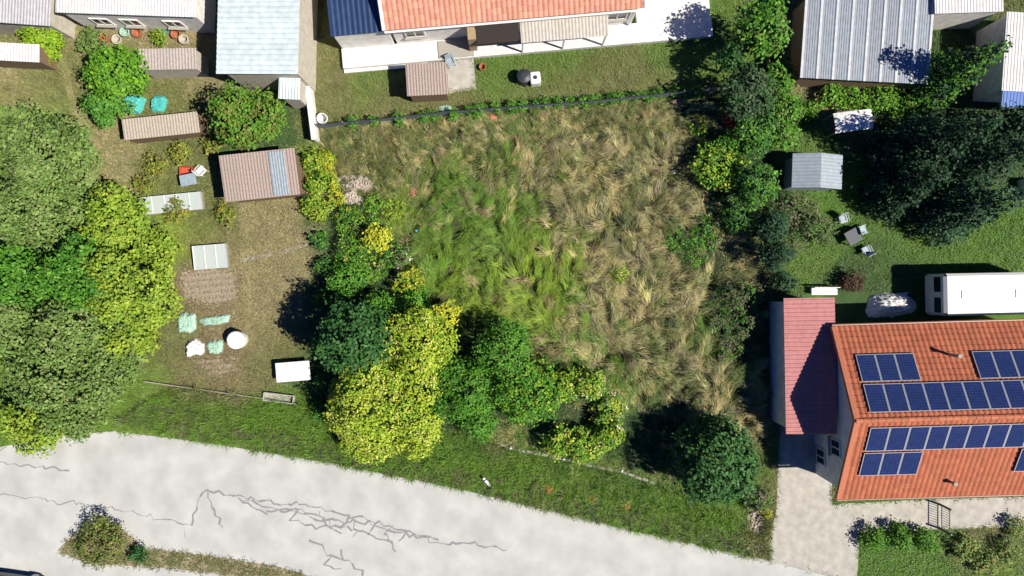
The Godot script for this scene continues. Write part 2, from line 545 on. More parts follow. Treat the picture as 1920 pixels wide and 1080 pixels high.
func flat_building(o: Node3D, sx: float, sz: float, h: float, wallm: Material, roofm: Material, over := 0.2, fall := 0.12) -> void:
	# mono-pitch shed roof over four walls, local origin at the north-west corner of the roof
	var w := MB.new()
	w.box(Vector3(sx / 2, (h - fall - 0.05) / 2, sz / 2), Vector3(sx - over * 2, h - fall - 0.05, sz - over * 2))
	part("wall", w, wallm, o)
	var r := MB.new()
	corrugated(r, Vector3(0, h - fall, sz), Vector3(1, 0, 0), Vector3(0, fall, -sz).normalized(), sx, Vector2(sz, fall).length(), Color(1, 1, 1))
	part("roof", r, roofm, o)

func drape(o: Node3D, called: String, sx: float, sz: float, h: float, m: Material, sd: int, power := 3.0) -> void:
	# cloth laid over something: a lumpy cap that comes down to the ground at its hem
	var mb := MB.new()
	var k := 22
	var g := []
	for j in k + 1:
		for i in k + 1:
			var u := i * 2.0 / k - 1.0
			var w := j * 2.0 / k - 1.0
			var e := 1.0 - pow(maxf(absf(u), absf(w)), power)
			var y := h * clampf(e * 1.3, 0.0, 1.0) * (0.85 + 0.3 * nz2.get_noise_2d(i * 11.0 + sd * 100, j * 11.0)) + 0.03 + 0.03 * nz2.get_noise_2d(i * 40.0, j * 40.0 + sd)
			var wob := 1.0 + 0.28 * nz2.get_noise_2d(cos(atan2(w, u)) * 22.0 + sin(atan2(w, u)) * 9.0, sd * 50.0)
			var rd := Vector2(u, w)
			var sq := pow(pow(absf(u), 3.2) + pow(absf(w), 3.2), 1.0 / 3.2)
			if sq > 0.001: rd *= maxf(absf(u), absf(w)) / sq
			g.append(Vector3(rd.x * sx / 2 * wob, maxf(y, 0.015), rd.y * sz / 2 * wob))
	for j in k:
		for i in k:
			mb.quad(g[j * (k + 1) + i], g[j * (k + 1) + i + 1], g[(j + 1) * (k + 1) + i + 1], g[(j + 1) * (k + 1) + i], Vector3(0, 1, 0))
	part(called, mb, m, o)

func panel_mesh(w: float, l: float) -> Array:
	var f := MB.new()
	var t := 0.035
	f.box(Vector3(0, 0, l / 2 - t / 2), Vector3(w, 0.04, t)); f.box(Vector3(0, 0, -l / 2 + t / 2), Vector3(w, 0.04, t))
	f.box(Vector3(w / 2 - t / 2, 0, 0), Vector3(t, 0.038, l - 2 * t)); f.box(Vector3(-w / 2 + t / 2, 0, 0), Vector3(t, 0.038, l - 2 * t))
	var c := MB.new()
	var nx := 6
	var ny := 10
	c.col = Color(0.06, 0.08, 0.16)
	c.box(Vector3(0, -0.004, 0), Vector3(w - 2 * t, 0.03, l - 2 * t))
	var dx := (w - 2 * t) / nx
	var dz := (l - 2 * t) / ny
	for i in nx:
		for j in ny:
			var g := rng.randf_range(0.85, 1.2)
			c.col = Color(0.014 * g, 0.026 * g, 0.1 * g)
			var x := -w / 2 + t + (i + 0.5) * dx
			var z := -l / 2 + t + (j + 0.5) * dz
			c.quad(Vector3(x - dx * .46, 0.0145, z - dz * .46), Vector3(x + dx * .46, 0.0145, z - dz * .46), Vector3(x + dx * .46, 0.0145, z + dz * .46), Vector3(x - dx * .46, 0.0145, z + dz * .46), Vector3.UP)
	return [f.mesh(), c.mesh()]

func pot(label: String, p: Vector3, r: float, h: float, m: Material, bs := Basis.IDENTITY, group := "", called := "flower_pot") -> void:
	var o := thing(called, label, "pot", p, 0.0, group)
	var b := MB.new()
	b.lathe(Vector3.ZERO, [Vector2(0.001, 0), Vector2(r * 0.7, 0), Vector2(r * 0.93, h * 0.8), Vector2(r * 0.8, h * 0.8), Vector2(r * 0.6, 0.04), Vector2(0.001, 0.04)], 20, bs)
	part("body", b, m, o)
	var q := MB.new()
	q.lathe(Vector3.ZERO, [Vector2(r * 0.93, h * 0.78), Vector2(r * 1.04, h * 0.79), Vector2(r * 1.06, h), Vector2(r * 0.9, h), Vector2(r * 0.8, h * 0.8)], 20, bs)
	part("rim", q, m, o)

func chair(label: String, p: Vector3, turn: float, m: Material, group := "") -> void:
	var o := thing("garden_chair", label, "chair", p, turn, group)
	var s := MB.new()
	s.box(Vector3(0, 0.43, 0), Vector3(0.5, 0.05, 0.5), Basis.IDENTITY, 0.015)
	part("seat", s, m, o)
	var b := MB.new()
	b.box(Vector3(0, 0.68, -0.28), Vector3(0.5, 0.5, 0.04), Basis(Vector3.RIGHT, -0.25), 0.012)
	part("backrest", b, m, o)
	for x in [-0.22, 0.22]:
		for z in [-0.22, 0.22]:
			var l := MB.new()
			l.tube(Vector3(x, 0, z), Vector3(x * 0.95, 0.41, z * 0.95), 0.022, 0.025, 6)
			part("leg", l, m, o)
		var a := MB.new()
		a.box(Vector3(x * 1.15, 0.64, 0), Vector3(0.05, 0.03, 0.46), Basis.IDENTITY, 0.01)
		part("armrest", a, m, o)

func table(label: String, p: Vector3, turn: float, sx: float, sz: float, h: float, m: Material) -> void:
	var o := thing("garden_table", label, "table", p, turn)
	var t := MB.new()
	t.box(Vector3(0, h, 0), Vector3(sx, 0.05, sz), Basis.IDENTITY, 0.015)
	part("table_top", t, m, o)
	for x in [-1, 1]:
		for z in [-1, 1]:
			var l := MB.new()
			l.tube(Vector3(x * (sx / 2 - 0.1), 0, z * (sz / 2 - 0.1)), Vector3(x * (sx / 2 - 0.12), h - 0.03, z * (sz / 2 - 0.12)), 0.03, 0.035, 8)
			part("leg", l, m, o)

func rubble(called: String, label: String, a: PackedVector2Array, count: int, lo: float, hi: float, m: Material, cat := "stones") -> void:
	var root := thing(called, label, cat)
	root.set_meta("kind", "stuff")
	var mb := MB.new()
	var bb := Rect2(a[0], Vector2.ZERO)
	for q in a: bb = bb.expand(q)
	var k := 0
	while k < count:
		var q := Vector2(rng.randf_range(bb.position.x, bb.end.x), rng.randf_range(bb.position.y, bb.end.y))
		if not Geometry2D.is_point_in_polygon(q, a):
			continue
		k += 1
		var p := P(q.x, q.y)
		p.y = lump(p.x, p.z) + rng.randf_range(0.05, 0.14)
		var s := rng.randf_range(lo, hi)
		var g := rng.randf_range(0.7, 1.25)
		mb.col = Color(g, g * rng.randf_range(0.94, 1.02), g * rng.randf_range(0.88, 1.02))
		mb.box(p, Vector3(s, s * rng.randf_range(0.4, 0.8), s * rng.randf_range(0.6, 1.2)), Basis(Vector3(rng.randfn(), rng.randfn() * 2, rng.randfn()).normalized(), rng.randf() * 3.0), s * 0.22)
	part("stones", mb, m, root)

# ---------- the view ----------
func set_view() -> void:
	var cam := Camera3D.new()
	cam.name = "drone_camera"
	add_child(cam)
	cam.position = Vector3(0, EYE, 0)
	cam.rotation_degrees = Vector3(-90, 0, 0)
	cam.fov = 43.73
	cam.far = 1200.0
	cam.current = true
	var e := Environment.new()
	e.background_mode = Environment.BG_SKY
	var s := ProceduralSkyMaterial.new()
	s.sky_top_color = Color(0.16, 0.36, 0.72)
	s.sky_horizon_color = Color(0.5, 0.66, 0.86)
	s.sky_curve = 0.12
	s.sky_energy_multiplier = 0.6
	s.ground_bottom_color = Color(0.2, 0.22, 0.14)
	s.ground_horizon_color = Color(0.5, 0.6, 0.7)
	e.sky = Sky.new()
	e.sky.sky_material = s
	e.tonemap_mode = Environment.TONE_MAPPER_LINEAR
	e.tonemap_exposure = 1.5
	e.sdfgi_enabled = true
	e.ssao_enabled = true
	e.ssil_enabled = true
	var w := WorldEnvironment.new()
	w.name = "daylight"
	w.environment = e
	add_child(w)
	var sun := DirectionalLight3D.new()
	sun.name = "sun"
	sun.light_energy = 1.6
	sun.light_color = Color(1.0, 0.965, 0.905)
	sun.light_angular_distance = 0.5
	sun.shadow_enabled = true
	add_child(sun)
	# shadows run to the west-north-west, 0.76 m for each metre of height
	sun.look_at_from_position(Vector3.ZERO, Vector3(-0.95 * 0.76, -1.0, -0.33 * 0.76), Vector3.UP)

func set_materials() -> void:
	nz.seed = 5; nz.frequency = 0.006; nz.fractal_octaves = 4
	nz2.seed = 9; nz2.frequency = 0.06; nz2.fractal_octaves = 3
	T.road = ImageTexture.create_from_image(grey_tex(13, 0.012, 0.86, 1.0, 7))
	T.soft = ImageTexture.create_from_image(grey_tex(3, 0.008, 0.84, 1.0))
	T.fine = ImageTexture.create_from_image(grey_tex(4, 0.03, 0.76, 1.0))
	T.grit = ImageTexture.create_from_image(grey_tex(6, 0.12, 0.84, 1.0, 3))
	var b := grey_tex(8, 0.05, 0.0, 1.0, 5)
	b.bump_map_to_normal_map(6.0)
	T.bump = ImageTexture.create_from_image(b)
	M.ground = mat(Color(1, 1, 1), 0.95, 0, "fine", 0.45, "bump", 1.0)
	M.grass = mat(Color(1, 1, 1), 0.6)
	M.grass.backlight = Color(0.12, 0.14, 0.05)
	M.leaf = mat(Color(1, 1, 1), 0.6)
	M.leaf.metallic_specular = 0.3
	M.leaf.backlight = Color(0.3, 0.36, 0.1)
	M.bark = mat(lin(0.13, 0.1, 0.07), 0.9, 0, "fine", 1.5, "bump", 1.0)
	M.road = mat(lin(0.46, 0.47, 0.465), 0.95, 0, "road", 0.07)
	M.tar = mat(lin(0.2, 0.2, 0.215), 0.8)
	M.concrete = mat(lin(0.42, 0.405, 0.37), 0.9, 0, "soft", 0.3, "bump", 0.2)
	M.plaster = mat(lin(0.82, 0.81, 0.79), 0.85, 0, "soft", 0.3, "bump", 0.1)
	M.cream = mat(lin(0.55, 0.51, 0.44), 0.85, 0, "soft", 0.4)
	M.white_paint = mat(lin(0.8, 0.8, 0.79), 0.4, 0, "grit", 0.6)
	M.white_roof = mat(lin(0.7, 0.7, 0.7), 0.5, 0, "soft", 0.4)
	M.stone = mat(lin(0.4, 0.38, 0.34), 0.85, 0, "fine", 1.2, "bump", 0.6)
	M.gravel = mat(lin(0.55, 0.49, 0.42), 0.9, 0, "grit", 1.5)
	M.tile = mat(Color(1, 1, 1), 0.8, 0, "fine", 0.5)
	M.timber = mat(lin(0.24, 0.16, 0.1), 0.8, 0, "fine", 1.0)
	M.dark_glass = mat(lin(0.015, 0.018, 0.022), 0.08)
	M.cells = mat(Color(1, 1, 1), 0.22)
	M.alu = mat(lin(0.55, 0.57, 0.6), 0.45, 0.6)
	M.red_sheet = mat(lin(0.48, 0.19, 0.19), 0.55, 0.0, "soft", 0.5)
	M.blue_sheet = mat(lin(0.035, 0.07, 0.17), 0.35, 0.3, "soft", 0.3)
	M.sky_sheet = mat(lin(0.6, 0.7, 0.74), 0.5, 0, "soft", 0.35)
	M.brown_sheet = mat(lin(0.4, 0.32, 0.29), 0.8, 0, "fine", 0.5)
	M.shed_roof = mat(lin(0.3, 0.36, 0.42), 0.6, 0, "soft", 0.6)
	M.grey_sheet = mat(Color(1, 1, 1), 0.45, 0.1, "soft", 0.45)
	M.dark_metal = mat(lin(0.035, 0.04, 0.05), 0.5, 0.3)
	M.brown_metal = mat(lin(0.2, 0.11, 0.08), 0.5, 0.2)
	M.net = mat(lin(0.17, 0.2, 0.25), 0.7)
	M.teal = mat(lin(0.09, 0.5, 0.48), 0.5, 0, "soft", 0.8)
	M.pale_teal = mat(lin(0.4, 0.6, 0.5), 0.5, 0, "soft", 0.8)
	M.tarp_grey = mat(lin(0.3, 0.38, 0.44), 0.5, 0, "soft", 0.8)
	M.white_tarp = mat(lin(0.78, 0.78, 0.78), 0.55, 0, "soft", 0.8)
	M.terracotta = mat(lin(0.5, 0.17, 0.09), 0.8, 0, "fine", 1.5)
	M.red_plastic = mat(lin(0.55, 0.08, 0.05), 0.45)
	M.blue_plastic = mat(lin(0.03, 0.3, 0.6), 0.35)
	M.soil = mat(lin(0.4, 0.33, 0.24), 0.95, 0, "fine", 1.0, "bump", 1.2)
	M.sand = mat(lin(0.5, 0.36, 0.24), 0.95, 0, "fine", 1.2, "bump", 1.2)
	M.clear = mat(Color(0.75, 0.85, 0.85, 0.35), 0.05)
	M.clear.transparency = BaseMaterial3D.TRANSPARENCY_ALPHA
	M.clear.vertex_color_use_as_albedo = false

# ---------- ground ----------
func build_ground() -> void:
	var xs := [-260.0, -120.0, -60.0, -42.0]
	var x := -34.0
	while x < 34.01:
		xs.append(x); x += 0.34
	xs.append_array([42.0, 60.0, 120.0, 260.0])
	var zs := [-260.0, -120.0, -60.0, -30.0]
	var z := -20.0
	while z < 20.01:
		zs.append(z); z += 0.34
	zs.append_array([30.0, 60.0, 120.0, 260.0])
	var v := PackedVector3Array(); var c := PackedColorArray(); var ix := PackedInt32Array()
	for j in zs.size():
		for i in xs.size():
			var p := Vector3(xs[i], lump(xs[i], zs[j]), zs[j])
			v.append(p)
			var q := px_of(p)
			var k := cell(q.x, q.y)
			var s := grid_s[k]
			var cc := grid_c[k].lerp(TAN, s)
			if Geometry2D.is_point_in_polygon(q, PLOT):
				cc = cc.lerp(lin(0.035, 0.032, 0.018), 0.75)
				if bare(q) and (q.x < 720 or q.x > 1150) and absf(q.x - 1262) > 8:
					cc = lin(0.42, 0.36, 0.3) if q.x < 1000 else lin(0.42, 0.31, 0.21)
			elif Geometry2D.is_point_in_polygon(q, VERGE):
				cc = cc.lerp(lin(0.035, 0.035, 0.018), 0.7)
			else:
				cc = grid_c[k].lerp(TAN, s * 0.6)
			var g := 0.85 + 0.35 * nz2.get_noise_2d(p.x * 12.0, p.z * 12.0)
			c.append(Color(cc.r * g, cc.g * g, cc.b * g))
	var w := xs.size()
	for j in zs.size() - 1:
		for i in w - 1:
			var a := j * w + i
			ix.append_array([a, a + 1, a + w, a + 1, a + w + 1, a + w])
	var arr := []
	arr.resize(Mesh.ARRAY_MAX)
	arr[Mesh.ARRAY_VERTEX] = v; arr[Mesh.ARRAY_COLOR] = c; arr[Mesh.ARRAY_INDEX] = ix
	var st := SurfaceTool.new()
	st.create_from_arrays(arr)
	st.generate_normals()
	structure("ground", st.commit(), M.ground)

var ROAD := poly([-900, 700, -300, 800, 0, 838, 110, 818, 215, 808, 400, 832, 620, 868, 840, 912, 1000, 950, 1200, 998, 1425, 1047, 1600, 1092, 2200, 1240, 2900, 1420, 2900, 1700, 1400, 1300, 700, 1190, -900, 1150])
var DRIVE := poly([1446, 1052, 1440, 1010, 1455, 960, 1462, 800, 1560, 800, 1560, 945, 1760, 935, 2010, 930, 2010, 985, 1770, 992, 1612, 1000, 1606, 1093])
var ISLAND := poly([108, 1032, 140, 1000, 178, 985, 225, 990, 252, 1010, 262, 1028, 330, 1034, 420, 1046, 520, 1062, 600, 1085, 560, 1092, 420, 1078, 330, 1066, 230, 1060, 150, 1050])

func crack(parent: Node, a: Array, w: float) -> void:
	var mb := MB.new()
	var pts := []
	for i in range(0, a.size() - 2, 2):
		var p := Vector2(a[i], a[i + 1]); var q := Vector2(a[i + 2], a[i + 3])
		var k := maxi(1, int(p.distance_to(q) / 8.0))
		for s in k:
			pts.append(p.lerp(q, float(s) / k) + (Vector2(rng.randfn(), rng.randfn()) * 2.6 if s > 0 or i > 0 else Vector2.ZERO))
	pts.append(Vector2(a[a.size() - 2], a[a.size() - 1]))
	for i in pts.size() - 1:
		var p := P(pts[i].x, pts[i].y); var q := P(pts[i + 1].x, pts[i + 1].y)
		var d := (q - p).normalized()
		var s := Vector3(-d.z, 0, d.x) * w * rng.randf_range(0.35, 1.5)
		p -= d * w * 0.4; q += d * w * 0.4
		p.y = 0.021 + 0.0004 * (i % 3); q.y = p.y
		mb.quad(p - s, p + s, q + s, q - s, Vector3.UP)
	part("crack_seal", mb, M.tar, parent)

func furrows(a: PackedVector2Array) -> MB:
	# hoed soil: low ridges running across the bed, with a crumbling edge
	var mb := MB.new()
	var bb := Rect2(a[0], Vector2.ZERO)
	for q in a: bb = bb.expand(q)
	bb = bb.grow(8)
	var h := func(x: float, y: float) -> Vector3:
		var p := P(x, y)
		p.y = 0.045 + 0.035 * sin(y * 0.55 + x * 0.05 + nz2.get_noise_2d(x * 4.0, y * 4.0) * 2.0) + 0.03 * nz2.get_noise_2d(x * 9.0, y * 9.0)
		return p
	var y := bb.position.y
	while y < bb.end.y:
		var x := bb.position.x
		while x < bb.end.x:
			var e := Vector2(nz2.get_noise_2d(x * 3.0, y * 3.0), nz2.get_noise_2d(x * 3.0 + 500.0, y * 3.0)) * 14.0
			if Geometry2D.is_point_in_polygon(Vector2(x, y) + e, a):
				var g := 0.85 + 0.4 * nz2.get_noise_2d(x * 5.0, y * 5.0 + 300.0)
				mb.col = Color(g, g, g)
				mb.quad(h.call(x, y), h.call(x + 2.5, y), h.call(x + 2.5, y + 2.5), h.call(x, y + 2.5), Vector3.UP)
			x += 2.5
		y += 2.5
	return mb

func build_roads() -> void:
	var r := structure("road", sheet(ROAD, 0.016), M.road)
	rng.seed = 77
	for a in [[360, 985, 372, 940, 385, 918, 430, 925, 455, 942, 500, 950, 560, 955, 620, 975, 700, 985, 760, 1000, 840, 1022, 880, 1016, 950, 1031],
			[385, 918, 398, 950, 418, 988], [430, 925, 470, 932, 520, 945], [455, 942, 490, 958, 530, 955, 590, 972, 640, 988, 690, 1002, 735, 1018, 742, 1034],
			[520, 945, 570, 948, 620, 958, 680, 972, 730, 985, 780, 1000, 822, 1012], [560, 955, 548, 975, 575, 985, 612, 985, 640, 1000], [640, 988, 655, 965], [690, 1002, 705, 980],
			[735, 1018, 720, 996, 738, 985], [600, 958, 612, 985], [580, 1013, 600, 1022, 622, 1042, 645, 1050, 660, 1056, 680, 1068, 682, 1085], [645, 1050, 640, 1030], [622, 1042, 610, 1058, 640, 1066],
			[665, 975, 672, 994, 662, 1006], [760, 1000, 748, 1014]]:
		crack(r, a, 0.05)
	crack(r, [-80, 912, 0, 926, 60, 934, 150, 946, 240, 958, 360, 985], 0.03)
	crack(r, [0, 866, 60, 874, 130, 882], 0.04)
	crack(r, [345, 985, 348, 1008], 0.02)
	structure("driveway", sheet(DRIVE, 0.012), M.concrete)
	structure("traffic_island", sheet(ISLAND, 0.03), M.soil)
	# pale trodden paths and bare beds of the vegetable garden
	structure("garden_path", sheet(poly([448, 380, 462, 378, 468, 480, 474, 590, 458, 592, 450, 480]), 0.008), mat(TAN, 0.95, 0, "fine", 0.8))
	structure("garden_path", sheet(poly([455, 484, 540, 466, 575, 455, 577, 461, 540, 474, 456, 492]), 0.011), mat(lin(0.36, 0.33, 0.28), 0.95, 0, "fine", 0.8))
	structure("garden_path", sheet(poly([112, 110, 124, 108, 142, 190, 160, 240, 190, 265, 182, 276, 150, 250, 130, 195]), 0.008), mat(TAN, 0.95, 0, "fine", 0.8))
	structure("vegetable_bed", furrows(poly([335, 512, 375, 500, 440, 504, 444, 560, 400, 572, 345, 560])), M.soil)
	structure("vegetable_bed", furrows(poly([365, 672, 440, 668, 452, 690, 400, 706])), M.soil)
	structure("patio", sheet(poly([828, 116, 888, 110, 893, 168, 838, 176]), 0.009), M.concrete)

# ---------- houses ----------
func build_red_house() -> void:
	var o := thing("tiled_house", "red tiled gable house carrying rows of solar panels", "house", Vector3(18.5, -0.95, 7.15), deg_to_rad(1.6))
	var w := MB.new()
	gable_walls(w, 0.4, 12.9, -4.5, 4.5, 4.9, 7.15)
	part("wall", w, M.plaster, o)
	var deck := MB.new()
	var L := 5.53
	for s in [-1.0, 1.0]:
		var wd := Vector3(0, 2.5, -s * 4.93).normalized()
		var nn := Vector3(0, 4.93, s * 2.5).normalized()
		var bs := Basis(Vector3.RIGHT, nn, Vector3.RIGHT.cross(nn))
		deck.box(Vector3(6.65, 4.8, s * 4.93) + wd * L * 0.5 - nn * 0.07, Vector3(13.3, 0.12, L), bs)
	part("roof_deck", deck, M.timber, o)
	var t := MB.new()
	for s in [-1.0, 1.0]:
		tiled(t, Vector3(0, 4.8, s * 4.93), Vector3.RIGHT, Vector3(0, 2.5, -s * 4.93).normalized(), 13.3, L, lin(0.43, 0.125, 0.06))
	var roof := part("roof", t, M.tile, o)
	roof.set_meta("kind", "stuff")
	var rd := MB.new()
	for i in 33:
		var g := rng.randf_range(0.85, 1.15)
		rd.col = Color(0.5 * g, 0.165 * g, 0.085 * g)
		rd.tube(Vector3(i * 0.403 - 0.01, 7.3, 0), Vector3(i * 0.403 + 0.42, 7.3, 0), 0.15, 0.135, 10)
	part("ridge_tiles", rd, M.tile, o)
	for s in [-1.0, 1.0]:
		var wd := Vector3(0, 2.5, -s * 4.93).normalized()
		var nn := Vector3(0, 4.93, s * 2.5).normalized()
		var bs := Basis(Vector3.RIGHT, nn, Vector3.RIGHT.cross(nn))
		var vb := MB.new()
		vb.col = Color(0.52, 0.18, 0.1)
		vb.box(Vector3(0.03, 4.8, s * 4.93) + wd * L * 0.5 + nn * 0.0, Vector3(0.26, 0.2, L - 0.02), bs, 0.02)
		part("verge", vb, M.tile, o)
		var gt := MB.new()
		gt.tube(Vector3(0, 4.74, s * 5.02), Vector3(13.3, 4.74, s * 5.02), 0.075, 0.075, 10)
		part("gutter", gt, M.brown_metal, o)
	var pm := panel_mesh(1.06, 1.6)
	var rows := [[-1.0, 0.38, [0, 1, 2, 3, 4, 5, 6, 7, 8, 9, 10]], [-1.0, 2.12, [0, 1, 2, 6, 7, 8, 9]], [1.0, 0.38, [0, 1, 2, 3, 4, 5, 6, 7, 8, 9, 10]], [1.0, 2.12, [0, 1, 2, 8, 9]]]
	for r in rows:
		var s: float = r[0]
		var wd := Vector3(0, 2.5, -s * 4.93).normalized()
		var nn := Vector3(0, 4.93, s * 2.5).normalized()
		for i in r[2]:
			var pnl := MeshInstance3D.new()
			pnl.name = "solar_panel"
			pnl.mesh = pm[1]
			pnl.material_override = M.cells
			pnl.transform = Transform3D(Basis(Vector3.RIGHT, nn, Vector3.RIGHT.cross(nn)), Vector3(1.35 + i * 1.085, 7.3, 0) - wd * (r[1] + 0.8) + nn * 0.16)
			o.add_child(pnl, true)
			part("panel_frame", pm[0], M.alu, pnl)
	for q in [[6.1, -3.25, 1.0], [6.2, 4.0, 0.5]]:
		var vp := MB.new()
		var y: float = 7.3 - absf(q[1]) * 0.507
		vp.tube(Vector3(q[0], y - 0.1, q[1]), Vector3(q[0], y + q[2], q[1]), 0.08, 0.08, 10)
		vp.tube(Vector3(q[0], y + q[2], q[1]), Vector3(q[0], y + q[2] + 0.08, q[1]), 0.14, 0.12, 10)
		part("vent_pipe", vp, M.stone, o)
	window(o, Vector3(0.37, 4.0, 2.2), Vector3.LEFT, 1.0, 1.2)
	window(o, Vector3(0.37, 1.9, 3.2), Vector3.LEFT, 1.0, 1.2)
	for x in [2.5, 5.5, 9.5]:
		window(o, Vector3(x, 3.6, 4.53), Vector3.BACK, 1.3, 1.2)
		window(o, Vector3(x, 3.6, -4.53), Vector3.FORWARD, 1.3, 1.2)
	# lean-to on its west gable
	var a := thing("red_roofed_lean_to", "lean-to with ribbed dusky red sheet roof against the solar house gable", "lean-to", Vector3(15.8, 0, 0.6), deg_to_rad(1.0))
	var aw := MB.new()
	aw.box(Vector3(1.5, 1.6, 3.95), Vector3(2.5, 3.2, 7.4))
	part("wall", aw, M.plaster, a)
	var ar := MB.new()
	var up := Vector3(2.7, 0.3, 0).normalized()
	corrugated(ar, Vector3(0, 3.24, 0), Vector3(0, 0, 1), up, 7.9, 2.85, Color(1, 1, 1), 0.25, 0.035)
	part("roof", ar, M.red_sheet, a)
	var dr := MB.new()
	dr.box(Vector3(1.3, 1.05, 7.66), Vector3(1.9, 2.0, 0.06), Basis.IDENTITY, 0.01)
	part("door", dr, M.timber, a)

func build_top_house() -> void:
	var o := thing("salmon_roofed_house", "long white rendered house with a salmon pink tiled roof and white terrace", "house", P(645, 123), deg_to_rad(4.97))
	var w := MB.new()
	gable_walls(w, 3.5, 18.1, -11.0, -0.95, 3.35, 5.9)
	part("wall", w, M.plaster, o)
	var t := MB.new()
	var L := Vector2(5.3, 2.7).length()
	tiled(t, Vector3(3.2, 3.35, -0.72), Vector3.RIGHT, Vector3(0, 2.7, -5.3).normalized(), 15.2, L, lin(0.66, 0.3, 0.21))
	tiled(t, Vector3(3.2, 3.35, -11.32), Vector3.RIGHT, Vector3(0, 2.7, 5.3).normalized(), 15.2, L, lin(0.66, 0.3, 0.21))
	part("roof", t, M.tile, o).set_meta("kind", "stuff")
	var g := MB.new()
	g.tube(Vector3(3.2, 3.28, -0.63), Vector3(18.4, 3.28, -0.63), 0.075, 0.075, 10)
	part("gutter", g, M.white_paint, o)
	for x in [3.18, 18.42]:
		var vb := MB.new()
		var nn := Vector3(0, 5.3, 2.7).normalized()
		vb.box(Vector3(x, 3.35 + 1.35, -0.72 - 2.65), Vector3(0.2, 0.24, L), Basis(Vector3.RIGHT, nn, Vector3.RIGHT.cross(nn)), 0.02)
		part("verge", vb, M.white_paint, o)
	# west wing with a dark blue sheet roof
	var ww := MB.new()
	ww.box(Vector3(1.7, 1.5, -4.9), Vector3(3.2, 3.0, 8.0))
	part("wing_wall", ww, M.plaster, o)
	var wr := MB.new()
	corrugated(wr, Vector3(0.0, 3.06, -0.75), Vector3.RIGHT, Vector3(0, 0.08, -1).normalized(), 3.1, 8.4, Color(1, 1, 1), 0.3, 0.03)
	part("wing_roof", wr, M.blue_sheet, o)
	# raised white terrace along the whole garden side and round the east end
	var te := MB.new()
	te.box(Vector3(11.55, 0.2, -0.32), Vector3(23.1, 0.4, 1.24), Basis.IDENTITY, 0.02)
	te.box(Vector3(20.75, 0.2, -4.0), Vector3(4.6, 0.396, 6.1), Basis.IDENTITY, 0.02)
	part("terrace", te, M.white_roof, o)
	var st := MB.new()
	st.box(Vector3(2.6, 0.1, 0.42), Vector3(5.2, 0.2, 0.22), Basis.IDENTITY, 0.015)
	part("step", st, M.white_roof, o)
	var dk := MB.new()
	dk.box(Vector3(7.1, 0.44, -0.3), Vector3(2.2, 0.07, 1.1), Basis.IDENTITY, 0.01)
	part("deck", dk, M.stone, o)
	var aw := MB.new()
	aw.quad(Vector3(8.5, 2.75, -0.9), Vector3(11.0, 2.75, -0.9), Vector3(11.0, 2.3, 0.2), Vector3(8.5, 2.3, 0.2), Vector3(0, 1, 0.3))
	aw.quad(Vector3(8.5, 2.3, 0.2), Vector3(11.0, 2.3, 0.2), Vector3(11.0, 2.12, 0.21), Vector3(8.5, 2.12, 0.21), Vector3(0, 0, 1))
	part("awning", aw, mat(lin(0.03, 0.022, 0.02), 0.9, 0, "fine", 1.0), o)
	var cu := MB.new()
	cu.box(Vector3(8.2, 1.5, -0.5), Vector3(0.5, 2.1, 0.9), Basis.IDENTITY, 0.02)
	part("cupboard", cu, mat(lin(0.4, 0.3, 0.18), 0.8, 0, "fine", 1.0), o)
	var br := MB.new()
	corrugated(br, Vector3(11.1, 2.45, 0.4), Vector3.RIGHT, Vector3(0, 0.3, -1.3).normalized(), 5.2, 1.4, Color(1, 1, 1), 0.2, 0.025, 0.02)
	part("porch_roof", br, mat(lin(0.5, 0.47, 0.43), 0.8, 0, "soft", 0.5), o)
	for x in [11.2, 13.7, 16.2]:
		var ps := MB.new()
		ps.box(Vector3(x, 1.4, 0.25), Vector3(0.1, 2.0, 0.1), Basis.IDENTITY, 0.01)
		part("porch_post", ps, M.white_paint, o)
	for x in [4.8, 17.0]:
		window(o, Vector3(x, 2.0, -0.92), Vector3.BACK, 1.2, 1.2)
	window(o, Vector3(9.7, 1.5, -0.92), Vector3.BACK, 2.2, 2.0, "patio_door")
	var dp := MB.new()
	dp.tube(Vector3(17.9, 0.4, -0.85), Vector3(17.9, 3.25, -0.85), 0.05, 0.05, 8)
	part("downpipe", dp, M.alu, o)

